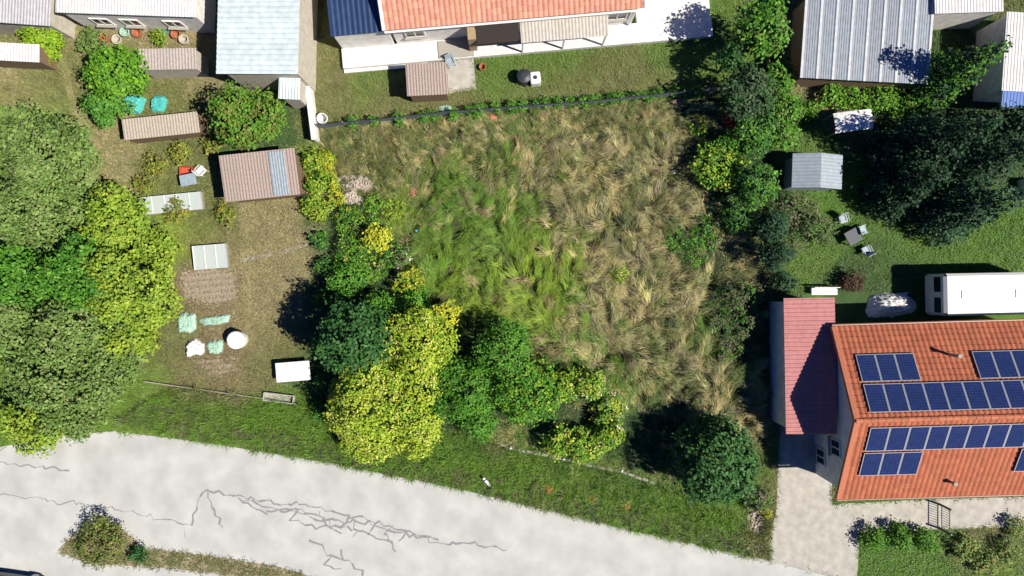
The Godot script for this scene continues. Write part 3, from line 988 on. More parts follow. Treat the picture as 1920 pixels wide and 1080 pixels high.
func build_sheds() -> void:
	# the outbuildings round the plot
	var o := thing("metal_roofed_barn", "barn with a large pale ice blue sheet metal roof", "barn", P(412, -160, 4.3) * Vector3(1, 0, 1), deg_to_rad(-1.5))
	var w := MB.new()
	var sx := 4.75
	var sz := 9.0
	w.box(Vector3(sx / 2, 2.05, sz / 2), Vector3(sx - 0.5, 4.1, sz - 0.5))
	part("wall", w, M.cream, o)
	var r := MB.new()
	corrugated(r, Vector3(0, 4.2, 0), Vector3(0, 0, 1), Vector3(sx, 0.35, 0).normalized(), sz, sx, Color(1, 1, 1), 0.3, 0.03)
	part("roof", r, M.sky_sheet, o)
	var e := thing("pale_roofed_annex", "narrow annex with pale blue roof at the barn corner", "annex", P(524, 122, 2.9) * Vector3(1, 0, 1), deg_to_rad(-3))
	flat_building(e, 1.25, 1.95, 2.9, M.cream, M.sky_sheet, 0.12, 0.1)
	# white wall down to the corner of the plot
	var gw := thing("garden_wall", "whitewashed garden wall running from the pale barn to the plot corner", "wall", P(583, 150), 0.0)
	var d := P(598, 268) - P(583, 150)
	var wl := MB.new()
	wl.box(d * 0.5 + Vector3(0, 0.55, 0), Vector3(0.22, 1.1, d.length()), Basis(Vector3.UP, atan2(d.x, d.z)), 0.02)
	part("masonry", wl, M.plaster, gw)
	var cp := MB.new()
	cp.box(d * 0.5 + Vector3(0, 1.13, 0), Vector3(0.32, 0.06, d.length() + 0.06), Basis(Vector3.UP, atan2(d.x, d.z)), 0.015)
	part("coping", cp, M.white_paint, gw)
	var b := thing("brown_roofed_shed", "wooden shed with faded pinkish brown corrugated roof", "shed", P(410, 292, 2.4) * Vector3(1, 0, 1), deg_to_rad(6))
	flat_building(b, 4.5, 2.75, 2.4, M.timber, M.brown_sheet, 0.2, 0.25)
	var lp := MB.new()
	corrugated(lp, Vector3(2.95, 2.24, 2.7), Vector3.RIGHT, Vector3(0, 0.25, -2.75).normalized(), 0.95, 2.6, Color(1, 1, 1), 0.16, 0.02, 0.012)
	part("replacement_sheet", lp, M.shed_roof, b)
	var ps := thing("small_pink_shed", "small shed with pinkish plank roof on the lawn below the white house", "shed", P(760, 120, 2.1) * Vector3(1, 0, 1), deg_to_rad(3))
	flat_building(ps, 2.45, 1.9, 2.1, M.timber, M.brown_sheet, 0.12, 0.12)
	# top-right barn of ribbed grey sheets
	var gb := thing("ribbed_roof_barn", "open barn with grey roof sheets divided by pale battens", "barn", P(1514, -20, 2.8) * Vector3(1, 0, 1), deg_to_rad(-3))
	var gwl := MB.new()
	gwl.box(Vector3(3.7, 1.25, 2.6), Vector3(7.0, 2.5, 4.7))
	part("wall", gwl, M.timber, gb)
	for i in 8:
		var g := MB.new()
		corrugated(g, Vector3(i * 0.93, 2.6, 5.15), Vector3.RIGHT, Vector3(0, 0.22, -5.15).normalized(), 0.86, 5.15, lin(0.27, 0.31, 0.37), 0.14, 0.02, 0.012, 0.1)
		part("roof_sheet", g, M.grey_sheet, gb)
	for i in 9:
		var g := MB.new()
		var dirv := Vector3(0, 0.22, -5.15).normalized()
		g.box(Vector3(i * 0.93 - 0.035, 2.62, 5.15) + dirv * 2.58, Vector3(0.16, 0.07, 5.2), Basis(Vector3.RIGHT, 0.0427), 0.01)
		part("batten", g, mat(lin(0.52, 0.54, 0.58), 0.6, 0, "soft", 0.5), gb)
	var wb := thing("white_building", "white flat-roofed building next to the ribbed grey barn", "building", P(1750, -120, 3.2) * Vector3(1, 0, 1), deg_to_rad(2))
	flat_building(wb, 4.0, 4.5, 3.2, M.plaster, M.white_roof, 0.1, 0.1)
	var wc := thing("white_long_building", "long white-roofed building standing behind the tall conifers", "building", P(1888, 22, 3.0) * Vector3(1, 0, 1), deg_to_rad(-3))
	flat_building(wc, 4.0, 4.6, 3.0, M.plaster, M.white_roof, 0.12, 0.1)
	var wcs := MB.new()
	corrugated(wcs, Vector3(0.05, 2.86, 5.55), Vector3.RIGHT, Vector3(0, 0.06, -0.9).normalized(), 3.9, 0.95, Color(1, 1, 1), 0.2, 0.02, 0.02)
	part("blue_eaves_sheet", wcs, mat(lin(0.06, 0.14, 0.4), 0.4), wc)
	# blue-grey garden shed with a ridge
	var s := thing("ridge_roof_shed", "little blue-grey shed with a ridged roof on the shaded lawn", "shed", P(1490, 286, 2.2) * Vector3(1, 0, 1), deg_to_rad(-2))
	var sw := MB.new()
	sw.box(Vector3(1.5, 0.95, 1.02), Vector3(2.6, 1.9, 1.8))
	part("wall", sw, M.shed_roof, s)
	var s1 := MB.new()
	corrugated(s1, Vector3(0, 1.9, 0), Vector3(0, 0, 1), Vector3(1.5, 0.5, 0).normalized(), 2.05, 1.59, Color(1, 1, 1), 0.2, 0.02)
	part("roof", s1, M.shed_roof, s)
	var s2 := MB.new()
	corrugated(s2, Vector3(3.0, 1.9, 0), Vector3(0, 0, 1), Vector3(-1.5, 0.5, 0).normalized(), 2.05, 1.59, Color(1, 1, 1), 0.2, 0.02)
	part("roof", s2, M.shed_roof, s)
	# top-left corner
	var t1 := thing("white_workshop", "white flat-roofed workshop above the pot terrace", "building", P(108, -150, 3.2) * Vector3(1, 0, 1), deg_to_rad(-2))
	flat_building(t1, 8.2, 5.35, 3.2, M.plaster, M.white_roof, 0.15, 0.1)
	for x in [1.8, 3.6, 6.2]:
		window(t1, Vector3(x, 1.5, 5.22), Vector3.BACK, 1.1, 1.0)
	var t2 := thing("grey_roofed_outhouse", "outhouse with weathered grey roof beside the white workshop", "outhouse", P(-80, -60, 2.8) * Vector3(1, 0, 1), deg_to_rad(-4))
	flat_building(t2, 5.6, 3.0, 2.8, M.cream, mat(lin(0.45, 0.45, 0.48), 0.6, 0, "soft", 0.5), 0.15, 0.1)
	var t3 := thing("white_lean_to", "low lean-to with dull white roof beside the lime bush", "lean-to", P(-70, 76, 2.0) * Vector3(1, 0, 1), deg_to_rad(-3))
	flat_building(t3, 4.6, 1.05, 2.0, M.timber, M.white_roof, 0.08, 0.08)
	var t4 := thing("pale_slab_roof", "low outbuilding with pale mottled flat roof beside the bright tree", "outbuilding", P(258, 92, 2.0) * Vector3(1, 0, 1), deg_to_rad(1))
	flat_building(t4, 3.5, 1.25, 2.0, M.cream, mat(lin(0.42, 0.37, 0.35), 0.8, 0, "soft", 0.8), 0.06, 0.06)
	var t5 := thing("low_beige_shed", "long low shed with beige roof below the turquoise tarpaulins", "shed", P(228, 224, 1.6) * Vector3(1, 0, 1), deg_to_rad(6))
	flat_building(t5, 4.6, 1.25, 1.6, M.timber, mat(lin(0.42, 0.37, 0.31), 0.85, 0, "soft", 0.8), 0.08, 0.08)

func build_caravan() -> void:
	var o := thing("caravan", "white box caravan with dark windows parked behind the solar house", "caravan", Vector3(25.5, 0, -0.95), deg_to_rad(1.0))
	var b := MB.new()
	b.box(Vector3(3.1, 1.6, 1.35), Vector3(6.2, 2.2, 2.5), Basis.IDENTITY, 0.16)
	part("body", b, M.white_paint, o)
	for q in [[-0.62, 0.9], [0.62, 0.9]]:
		var wn := MB.new()
		wn.box(Vector3(-0.005, 1.95, 1.35 + q[0]), Vector3(0.05, 0.65, q[1]), Basis.IDENTITY, 0.02)
		part("window", wn, M.dark_glass, o)
	for x in [2.6, 3.4]:
		for z in [0.2, 2.5]:
			var wh := MB.new()
			wh.tube(Vector3(x, 0.33, z - 0.1), Vector3(x, 0.33, z + 0.1), 0.33, 0.33, 18)
			part("wheel", wh, M.dark_metal, o)
	var hb := MB.new()
	hb.tube(Vector3(-1.0, 0.45, 1.35), Vector3(0.2, 0.5, 0.7), 0.04, 0.04, 6)
	hb.tube(Vector3(-1.0, 0.45, 1.35), Vector3(0.2, 0.5, 2.0), 0.04, 0.04, 6)
	hb.tube(Vector3(-0.85, 0.0, 1.35), Vector3(-0.85, 0.55, 1.35), 0.04, 0.03, 6)
	part("drawbar", hb, M.dark_metal, o)
	for x in [1.2, 4.4]:
		var rv := MB.new()
		rv.box(Vector3(x, 2.72, 1.35), Vector3(0.5, 0.06, 0.5), Basis.IDENTITY, 0.02)
		part("roof_hatch", rv, M.white_tarp, o)

# ---------- fence ----------
func build_fence() -> void:
	var line := [600, 241, 700, 232, 850, 216, 1000, 205, 1100, 198, 1220, 186, 1330, 174, 1440, 160]
	var o := thing("wire_fence", "low dark wire fence with netting along the grassy plot and young hedge", "fence")
	for i in range(0, line.size() - 2, 2):
		var a := P(line[i], line[i + 1]); var b := P(line[i + 2], line[i + 3])
		var k := int(ceil(a.distance_to(b) / 2.4))
		for s in k:
			var p := a.lerp(b, float(s) / k)
			var q := a.lerp(b, float(s + 1) / k)
			var ps := MB.new()
			ps.tube(p, p + Vector3(0, 1.18, 0), 0.028, 0.028, 8)
			ps.tube(p + Vector3(0, 1.18, 0), p + Vector3(0, 1.21, 0), 0.036, 0.02, 8)
			part("post", ps, M.alu if s == 1 else M.dark_metal, o)
			for y in 12:
				var wr := MB.new()
				wr.tube(p + Vector3(0, 0.06 + y * 0.098, 0), q + Vector3(0, 0.06 + y * 0.098, 0), 0.008, 0.008, 4, false)
				part("wire", wr, M.dark_metal, o)
			# shade netting woven as flat ribbons tied to the wires
			var nt := MB.new()
			var d := (q - p).normalized()
			var nrm := Vector3(-d.z, 0, d.x)
			for y in 8:
				var y0 := 0.07 + y * 0.13
				var sag := 0.02 * sin(y * 2.1 + s)
				var e := p + nrm * (0.03 + sag); var f := q + nrm * (0.03 + sag)
				nt.quad(e + Vector3(0, y0, 0), f + Vector3(0, y0, 0), f + Vector3(0, y0 + 0.095, 0), e + Vector3(0, y0 + 0.095, 0), nrm)
			part("netting", nt, M.net, o)
	# stay wire struts near the west end
	for q in [[672, 232, 640, 234]]:
		var st := MB.new()
		st.tube(P(q[0], q[1]) + Vector3(0, 1.1, 0), P(q[2], q[3]) + Vector3(0, 0.02, 0.1), 0.02, 0.02, 6)
		part("strut", st, M.alu, o)

# ---------- trees and shrubs ----------
func plant_trees() -> void:
	rng.seed = 1234
	var dark := [lin(0.024, 0.08, 0.02), lin(0.032, 0.1, 0.024), lin(0.055, 0.135, 0.04), lin(0.038, 0.11, 0.024)]
	var mid := [lin(0.05, 0.16, 0.016), lin(0.075, 0.21, 0.02), lin(0.1, 0.24, 0.028), lin(0.05, 0.14, 0.018)]
	var yel := [lin(0.33, 0.4, 0.035), lin(0.26, 0.36, 0.03), lin(0.21, 0.33, 0.028), lin(0.4, 0.43, 0.09), lin(0.15, 0.27, 0.022), lin(0.27, 0.36, 0.03)]
	var gold := [lin(0.42, 0.42, 0.035), lin(0.34, 0.38, 0.03), lin(0.24, 0.32, 0.03)]
	var ygr := [lin(0.18, 0.3, 0.025), lin(0.12, 0.25, 0.025), lin(0.3, 0.36, 0.05), lin(0.08, 0.2, 0.025)]
	var lime := [lin(0.18, 0.28, 0.03), lin(0.23, 0.31, 0.035), lin(0.15, 0.25, 0.03)]
	var soft := [lin(0.115, 0.195, 0.045), lin(0.14, 0.225, 0.055), lin(0.17, 0.23, 0.075), lin(0.095, 0.165, 0.04)]
	var grey := [lin(0.09, 0.11, 0.05), lin(0.07, 0.1, 0.04), lin(0.13, 0.13, 0.08)]
	var fir := [lin(0.016, 0.045, 0.02), lin(0.022, 0.06, 0.026), lin(0.03, 0.07, 0.036)]
	# inside the plot
	tree("broadleaf_tree", "dark green large-leaved tree against the big yellow tree", 672, 638, 72, 7.2, dark, 0.21, 9.0, 10, 0.2)
	tree("broadleaf_tree", "mid green tree squeezed between dark tree and brambles", 708, 580, 36, 4.6, mid, 0.15, 12.0, 6, 0.2)
	tree("broadleaf_tree", "dense green tree top north of the dark large-leaved tree", 650, 525, 38, 2.4, mid, 0.14, 11.0, 6, 0.15)
	tree("broadleaf_tree", "bright yellow-green tree bordering the lodged meadow grass", 785, 640, 68, 5.6, yel, 0.15, 13.0, 8, 0.15)
	tree("broadleaf_tree", "largest bright yellow tree, rooted next to the grass verge", 735, 752, 100, 5.2, yel, 0.15, 13.0, 11, 0.1, "", 0.45, 0.6)
	tree("broadleaf_tree", "yellow tree beside the verge, next to the neighbour's vegetable garden", 664, 768, 66, 4.6, yel, 0.15, 13.0, 7, 0.1)
	tree("broadleaf_tree", "low yellow tree whose boughs hang over the verge", 690, 815, 56, 3.2, yel, 0.14, 14.0, 7, 0.08)
	tree("broadleaf_tree", "yellow tree crown wedged between the dark tree and the tallest yellow tree", 742, 690, 50, 5.0, yel, 0.15, 13.0, 7, 0.15)
	tree("broadleaf_tree", "leafy green tree flanking the yellow tree on its meadow side", 868, 735, 66, 4.6, mid, 0.14, 14.0, 8, 0.1)
	tree("broadleaf_tree", "green tree with a dark hollow of shadow at its meadow edge", 945, 655, 56, 5.2, mid, 0.14, 13.0, 8, 0.15)
	tree("broadleaf_tree", "green rounded tree between two shadow hollows", 990, 735, 62, 4.6, mid + [ygr[0]], 0.16, 12.0, 8, 0.15)
	tree("broadleaf_tree", "small green tree with yellowing top left of the stone edging", 895, 790, 38, 3.0, mid, 0.14, 12.0, 6, 0.1)
	for q in [[1060, 722, 30, "touching the rounded green tree"], [1105, 720, 30, "bordering the dry meadow"], [1142, 765, 30, "speckled white, facing the globe tree's shadow"], [1140, 815, 28, "speckled white, next to the edging end"], [1095, 835, 34, "widest, leaning over the stone edging"], [1048, 830, 28, "between stone edging and the dark gap"]]:
		tree("yellowing_shrub", "yellow-green shrub of the hollow ring, " + q[3], q[0], q[1], q[2] * 1.05, 2.4, ygr + ygr + ygr + [lin(0.5, 0.5, 0.4)] if q[0] > 1100 else ygr, 0.15, 12.0, 6, 0.1, "shrubs ringing the dark hollow")
	tree("round_tree", "globe-shaped dark green tree standing alone by the driveway corner", 1343, 866, 82, 5.6, dark, 0.2, 9.5, 14, 0.05, "", 0.5, 0.5)
	tree("grey_shrub", "small grey-green shrub with yellow flowers at the driveway corner", 1420, 940, 24, 1.4, grey + [mid[0]], 0.12, 14.0, 5, 0.1)
	tree("goldenrod_shrub", "tiny yellow flower clump by the driveway kerb", 1438, 962, 9, 0.6, gold, 0.08, 24.0, 4, 0.1)
	# brambles and scrub on the west side
	for q in [[655, 415, 32, 0.9, "closest under the gravel beside the hedge"], [690, 405, 30, 0.9, "between gravel stones and golden shrub"], [660, 460, 34, 1.0, "hedge side of the golden shrub"], [700, 500, 36, 1.0, "just below the golden shrub"], [650, 490, 30, 1.2, "above the dense green tree top"]]:
		tree("bramble_shrub", "tangled dark bramble, " + q[4], q[0], q[1], q[2], q[3], mid + ygr + [dark[0], grey[0]], 0.11, 11.0, 7, 0.05, "brambles below the gravel heap")
	tree("golden_shrub", "golden yellow shrub shining among dark brambles", 709, 447, 24, 1.9, gold, 0.15, 14.0, 6, 0.15)
	tree("grey_shrub", "greyish flowering shrub between brambles and meadow", 742, 480, 30, 1.4, grey + mid + [lin(0.45, 0.45, 0.36)], 0.11, 10.0, 6, 0.1)
	tree("yellowing_shrub", "sparse yellow shrub at the meadow edge by the yellow trees", 770, 530, 30, 1.8, ygr + gold, 0.13, 10.0, 6, 0.1)
	tree("yellowing_shrub", "golden twiggy shrub overhanging the shadow hollow by the meadow", 838, 588, 26, 3.4, gold, 0.14, 11.0, 5, 0.4)
	tree("broadleaf_tree", "small deep green tree above the yellow shrub fringe", 775, 575, 36, 3.0, mid, 0.14, 12.0, 6, 0.1)
	for q in [[607, 296, 15, "at the foot of the white wall"], [613, 322, 14, "second below the white wall"], [622, 345, 16, "beside the spread gravel"], [630, 370, 17, "beside the heaped broken stones"], [618, 300, 13, "on the meadow side of the wall end"]]:
		tree("goldenrod_shrub", "yellow goldenrod clump, " + q[3], q[0], q[1], q[2], 0.9, gold + [ygr[1], ygr[0], lin(0.36, 0.33, 0.03)], 0.1, 18.0, 4, 0.1, "goldenrod beside the gravel")
	tree("weed_shrub", "fresh green weed clump below the gravel heap", 705, 380, 18, 0.7, [lin(0.1, 0.24, 0.025), lin(0.14, 0.27, 0.03)], 0.11, 16.0, 4, 0.1)
	tree("weed_shrub", "yellowish weed patch between gravel and green grass", 738, 395, 22, 0.7, lime, 0.1, 14.0, 5, 0.1)
	# east side
	tree("broadleaf_tree", "dark large-leaved tree in the plot corner by the wire fence", 1402, 178, 50, 5.0, [lin(0.035, 0.07, 0.03), lin(0.06, 0.1, 0.05), lin(0.025, 0.07, 0.02)], 0.19, 8.0, 8, 0.2)
	tree("broadleaf_tree", "bluish green tree south of the dark corner tree", 1412, 255, 44, 3.8, mid + dark, 0.15, 10.0, 7, 0.15)
	tree("golden_shrub", "lime yellow shrub lit up in the dark hedge row", 1350, 312, 38, 2.8, [lin(0.28, 0.36, 0.03), lin(0.18, 0.31, 0.03), lin(0.13, 0.27, 0.03), lin(0.09, 0.22, 0.03)], 0.16, 8.0, 8, 0.2, "", 0.45, 0.85)
	tree("broadleaf_tree", "green shrubby tree between the lime shrub and the corner tree", 1375, 278, 34, 2.6, mid, 0.13, 11.0, 6, 0.1)
	tree("broadleaf_tree", "leafy hedge tree east of the lime yellow shrub", 1418, 345, 42, 4.2, mid + dark, 0.15, 10.0, 7, 0.15)
	tree("broadleaf_tree", "hedge tree with speckled foliage below the lime shrub", 1385, 400, 36, 2.6, dark + [ygr[3]], 0.13, 9.0, 6, 0.1)
	tree("red_shrub", "small crimson-leaved shrub in the shade of the corner tree", 1366, 229, 14, 0.9, [lin(0.3, 0.04, 0.04), lin(0.2, 0.03, 0.04)], 0.11, 16.0, 4, 0.2)
	tree("weed_shrub", "straggly green shrub in the tree shade next to the crimson shrub", 1310, 245, 20, 0.9, ygr, 0.1, 8.0, 4, 0.1)
	for q in [[1270, 455, 32, .8, "reaching furthest into dry grass"], [1320, 440, 32, .9, "middle of its patch"], [1350, 400, 28, 1.0, "merging with the hedge below the lime shrub"], [1300, 480, 26, .7, "smallest, on the patch's southern side"]]:
		tree("scrub_shrub", "low dark green scrub, " + q[4], q[0], q[1], q[2], q[3], mid + [dark[1], grey[0]], 0.11, 10.0, 6, 0.05, "low scrub in the dry grass")
	for q in [[1375, 560, 36, 1.7, "widest of the hedge-side group"], [1395, 610, 30, 1.8, "beside the lean-to's shadow"], [1365, 655, 24, 1.2, "southernmost and greenest of its group"], [1345, 600, 22, 1.0, "standing out into the dry grass"], [1408, 545, 24, 1.8, "nestled against the dark hedge"]]:
		tree("scrub_shrub", "thin dusty grey-green shrub, " + q[4], q[0], q[1], q[2], q[3], grey + [mid[0]], 0.11, 6.5, 6, 0.1, "dusty shrubs by the hedge")
	for q in [[1446, 425, 34, 4.4, "next to the speckled hedge tree"], [1456, 480, 32, 4.4, "in the middle of the three"], [1468, 530, 22, 2.6, "next to the white bench"]]:
		tree("dark_hedge", "dark hedge bush east of the meadow, " + q[4], q[0], q[1], q[2], q[3], fir, 0.14, 11.0, 6, 0.1, "dark hedge towards the solar house")
	tree("weed_shrub", "bright green nettle clump alone in the dry grass", 1160, 516, 15, 0.8, lime, 0.11, 16.0, 4, 0.1)
	tree("weed_shrub", "dark green thistle alone in the green grass", 841, 392, 9, 0.45, mid, 0.12, 12.0, 4, 0.1)
	for q in [[740, 292, 9, "in the short dry grass"], [773, 360, 8, "at the edge of the green grass"]]:
		tree("dock_shrub", "rust-brown dried dock plant " + q[3], q[0], q[1], q[2], 0.4, [lin(0.4, 0.2, 0.11), lin(0.46, 0.26, 0.16)], 0.08, 26.0, 4, 0.05, "dried docks")
	for q in [[1030, 917, 8, "closest to the leaning marker post"], [1110, 936, 9, "middle one of three"], [1175, 950, 8, "closest to the globe tree"]]:
		tree("dock_shrub", "orange withered plant on the verge, " + q[3], q[0], q[1], q[2], 0.55, [lin(0.46, 0.26, 0.05), lin(0.4, 0.22, 0.06)], 0.07, 26.0, 4, 0.05, "orange plants on the verge")
	# young hedge along the wire fence
	var xs := [660, 700, 745, 790, 815, 850, 880, 893, 906, 930, 955, 980, 1004, 1022, 1046, 1070, 1092, 1108, 1126, 1146, 1168, 1190, 1212, 1236, 1260, 1284, 1308]
	for i in xs.size():
		var x: float = xs[i]
		var y := lerpf(236, 176, (x - 620.0) / 700.0) - 3.0 - (4.0 if x > 860 else 0.0)
		tree("hedge_shrub", nth(i) + " young hedge plant behind the wire fence, counted from the white wall", x + rng.randf_range(-3, 3), y + rng.randf_range(-2, 2), rng.randf_range(8, 12), rng.randf_range(0.7, 1.15), [lin(0.07, 0.19, 0.025), lin(0.05, 0.15, 0.02), lin(0.1, 0.22, 0.03)], 0.11, 14.0, 4, 0.05, "young hedge behind the wire fence")
	# neighbours to the west
	var G := "trees of the western orchard"
	for q in [["tall pale green orchard tree beside the straw-coloured path", 90, 290, 85, 6.0, soft], ["pale orchard tree near the white lean-to", 30, 250, 60, 5.0, soft], ["leafy orchard tree with light green crown deep in the grove", 60, 390, 85, 6.5, soft],
			["lime green orchard tree beside the cold frame", 205, 420, 70, 5.5, lime], ["yellowest lime tree next to the bare vegetable bed", 245, 540, 78, 5.5, lime], ["lime tree between cold frame and vegetable bed", 275, 470, 42, 4.0, lime],
			["green orchard tree shading the grove middle", 150, 510, 70, 6.0, mid], ["soft green orchard tree in the grove by the lime trees", 130, 610, 75, 6.0, soft], ["broad orchard tree on the outer grove edge", 30, 530, 75, 6.5, mid],
			["low green orchard tree above the verge", 190, 690, 70, 4.5, soft], ["broad soft orchard tree above the road bend", 70, 700, 80, 5.5, soft], ["roadside tree with branches hanging over the pale road", 70, 795, 62, 4.5, lime],
			["dull green roadside tree beside the road bend", 140, 775, 52, 3.6, soft], ["orchard tree at the grove edge above the overhanging tree", 10, 620, 60, 6.0, soft], ["small lime tree above the timber edging", 235, 640, 46, 3.6, lime]]:
		tree("orchard_tree", q[0], q[1], q[2], q[3] * 0.9, q[4] * rng.randf_range(0.8, 1.15), q[5], 0.19, 9.0, 9, 0.15, G, 0.45, 0.62)
	tree("bright_tree", "bright green tree north of the turquoise tarpaulins", 212, 135, 52, 4.6, [lin(0.1, 0.25, 0.02), lin(0.13, 0.28, 0.02), lin(0.08, 0.2, 0.02)], 0.2, 8.0, 8, 0.15)
	tree("bright_tree", "small bright green tree touching the turquoise tarpaulins", 195, 200, 34, 3.0, [lin(0.07, 0.2, 0.03), lin(0.09, 0.22, 0.03)], 0.18, 9.0, 6, 0.15)
	tree("fruit_tree", "green fruit tree with russet tint above the brown roofed shed", 466, 222, 64, 4.4, [lin(0.08, 0.19, 0.02), lin(0.11, 0.21, 0.03), lin(0.08, 0.19, 0.02), lin(0.15, 0.17, 0.04)], 0.18, 9.0, 8, 0.15)
	tree("lime_shrub", "lime bush beside the white lean-to", 72, 68, 40, 2.2, [lin(0.17, 0.3, 0.02), lin(0.2, 0.32, 0.02)], 0.16, 10.0, 6, 0.1)
	tree("lime_shrub", "small lime shrub in front of the pot terrace", 296, 68, 16, 1.0, lime, 0.12, 12.0, 4, 0.1)
	tree("garden_shrub", "low flowering shrub beside the pot terrace", 165, 75, 26, 1.3, soft, 0.13, 10.0, 5, 0.1)
	for q in [[582, 300, "at the shed's upper corner"], [592, 345, "along the shed's side"], [600, 395, "beside the brambles"], [585, 385, "at the shed's lower corner"]]:
		tree("boundary_hedge", "yellowish hedge bush by the brown roofed shed, " + q[2], q[0], q[1], 19, 1.4, lime + [gold[2], mid[0]], 0.15, 10.0, 5, 0.1, "hedge between brown shed and plot")
	var hedge_at := [[600, 450], [606, 500], [606, 560], [604, 640], [600, 720], [600, 770]]
	for i in hedge_at.size():
		var q: Array = hedge_at[i]
		tree("boundary_hedge", nth(i) + " green hedge bush beside the vegetable garden, counted from the brown shed", q[0], q[1], 17, 1.1, mid + dark, 0.13, 10.0, 5, 0.1, "hedge between vegetable garden and plot")
	for q in [[290, 310, 24, "near the straw-coloured path"], [335, 285, 22, "below the long beige shed"], [270, 345, 20, "at the long cold frame's outer end"], [420, 400, 20, "below the brown roofed shed"], [330, 395, 24, "overgrowing the long cold frame"], [395, 275, 18, "between fruit tree and brown shed"]]:
		tree("garden_shrub", "olive garden shrub " + q[3], q[0], q[1], q[2], 0.9, [OLIVE, lin(0.16, 0.22, 0.03), lin(0.24, 0.22, 0.04)], 0.12, 9.0, 4, 0.05, "shrubs in the vegetable garden")
	# east and north-east
	tree("poplar_tree", "tall green tree at the corner of the lawn and the barn", 1428, 55, 52, 6.0, mid + [soft[0]], 0.2, 8.0, 8, 0.15)
	tree("poplar_tree", "dark tree throwing shade on the lawn beside the wire fence", 1370, 110, 26, 4.5, dark, 0.17, 8.0, 6, 0.15)
	for q in [[1462, 150, 34, "at the barn corner"], [1475, 205, 34, "in the middle of its row"], [1468, 255, 26, "beside the ridge roof shed"]]:
		tree("boundary_hedge", "tall green boundary hedge bush " + q[3], q[0], q[1], q[2], 2.6, mid + [soft[0]], 0.16, 9.0, 6, 0.1, "hedge below the ribbed grey barn")
	for q in [[1560, 178, 24, "second from the boundary hedge"], [1600, 182, 26, "behind the white canopy"], [1648, 180, 30, "second from the conifers"], [1690, 195, 30, "next to the conifers"], [1525, 205, 18, "smallest, closest to the boundary hedge"]]:
		tree("garden_shrub", "bright green bush below the ribbed barn, " + q[3], q[0], q[1], q[2], 1.4, [lin(0.08, 0.2, 0.02), lin(0.11, 0.24, 0.025)], 0.14, 10.0, 5, 0.1, "bushes in front of the ribbed grey barn")
	conifer("tallest dark spruce beside the ribbed grey barn", 1800, 130, 52, 8.0, mid + fir, "conifers on the shaded lawn")
	conifer("broad dark spruce in the middle of the conifer group", 1768, 265, 74, 9.5, fir, "conifers on the shaded lawn")
	conifer("dark spruce beside the blue and white sheet", 1850, 300, 64, 9.0, fir, "conifers on the shaded lawn")
	conifer("bluish spruce at the lawn end of the conifer group", 1825, 385, 64, 8.0, [lin(0.03, 0.08, 0.04), lin(0.045, 0.1, 0.055), fir[1]], "conifers on the shaded lawn")
	conifer("dark spruce overshadowing the teal box", 1710, 345, 56, 6.5, fir, "conifers on the shaded lawn")
	conifer("spruce with dense dark boughs behind the white long building", 1900, 235, 50, 8.0, fir, "conifers on the shaded lawn")
	tree("garden_shrub", "bluish green shrub beneath the white canopy", 1640, 258, 18, 1.2, [lin(0.04, 0.13, 0.06), lin(0.05, 0.15, 0.07)], 0.13, 10.0, 4, 0.1)
	for q in [[1490, 400, 40, "largest, below the ridge roof shed"], [1530, 430, 36, "closest to the garden chairs"], [1475, 455, 28, "smallest, against the dark hedge"]]:
		tree("bare_shrub", "dull half-bare shrub on the lawn, " + q[3], q[0], q[1], q[2], 1.8, grey + [dark[2]], 0.13, 5.5, 6, 0.1, "half-bare shrubs on the lawn")
	tree("purple_shrub", "dark purple-leaved shrub behind the red lean-to", 1598, 528, 24, 1.3, [lin(0.06, 0.03, 0.025), lin(0.08, 0.045, 0.03)], 0.13, 10.0, 5, 0.1)
	for q in [[1640, 1012, 26, "at the driveway end"], [1690, 1008, 26, "in the middle"], [1735, 1012, 24, "at the metal gate end"]]:
		tree("clipped_hedge", "clipped hedge bush along the paved yard, " + q[3], q[0], q[1], q[2], 1.3, [lin(0.08, 0.2, 0.02), lin(0.06, 0.16, 0.02)], 0.12, 14.0, 5, 0.05, "clipped hedge by the paved yard")
	for q in [[1812, 1030, 26, "closest to the metal gate"], [1850, 1055, 30, "largest of the bed"], [1890, 1035, 24, "between the largest and the smallest"], [1905, 990, 20, "smallest, beside the paving"]]:
		tree("garden_shrub", "mixed border shrub below the solar house, " + q[3], q[0], q[1], q[2], 0.9, soft + [lin(0.22, 0.2, 0.06)], 0.12, 10.0, 5, 0.05, "border shrubs below the solar house")
	tree("island_hedge", "rounded olive shrub filling the grassy traffic island", 185, 1018, 52, 1.5, [OLIVE, lin(0.13, 0.17, 0.03), lin(0.1, 0.15, 0.03), lin(0.18, 0.16, 0.08)], 0.12, 14.0, 8, 0.05)
	tree("island_hedge", "small dark bush at the tapering end of the traffic island", 258, 1042, 18, 0.9, dark, 0.12, 12.0, 4, 0.05)

# ---------- grass ----------
var VERGE := poly([225, 790, 330, 725, 480, 745, 600, 770, 632, 842, 880, 812, 930, 832, 1160, 885, 1265, 915, 1424, 985, 1442, 950, 1455, 960, 1436, 1015, 1440, 1048, 1200, 994, 1000, 946, 840, 908, 620, 864, 400, 828])
var BARE := [poly([628, 335, 660, 324, 694, 333, 706, 345, 684, 360, 655, 356, 636, 350]), poly([640, 368, 665, 356, 686, 368, 694, 382, 708, 398, 698, 402, 675, 388, 648, 388]), poly([1396, 960, 1424, 952, 1434, 975, 1426, 1002, 1402, 994]), poly([1183, 190, 1201, 185, 1205, 200, 1199, 224, 1186, 222, 1190, 206]), poly([1255, 188, 1276, 185, 1279, 199, 1260, 204]),
	poly([914, 214, 942, 212, 942, 234, 914, 236]), poly([894, 886, 912, 886, 930, 914, 914, 922]), poly([1256, 316, 1268, 316, 1268, 332, 1256, 332]), poly([774, 426, 786, 426, 786, 440, 774, 440])]

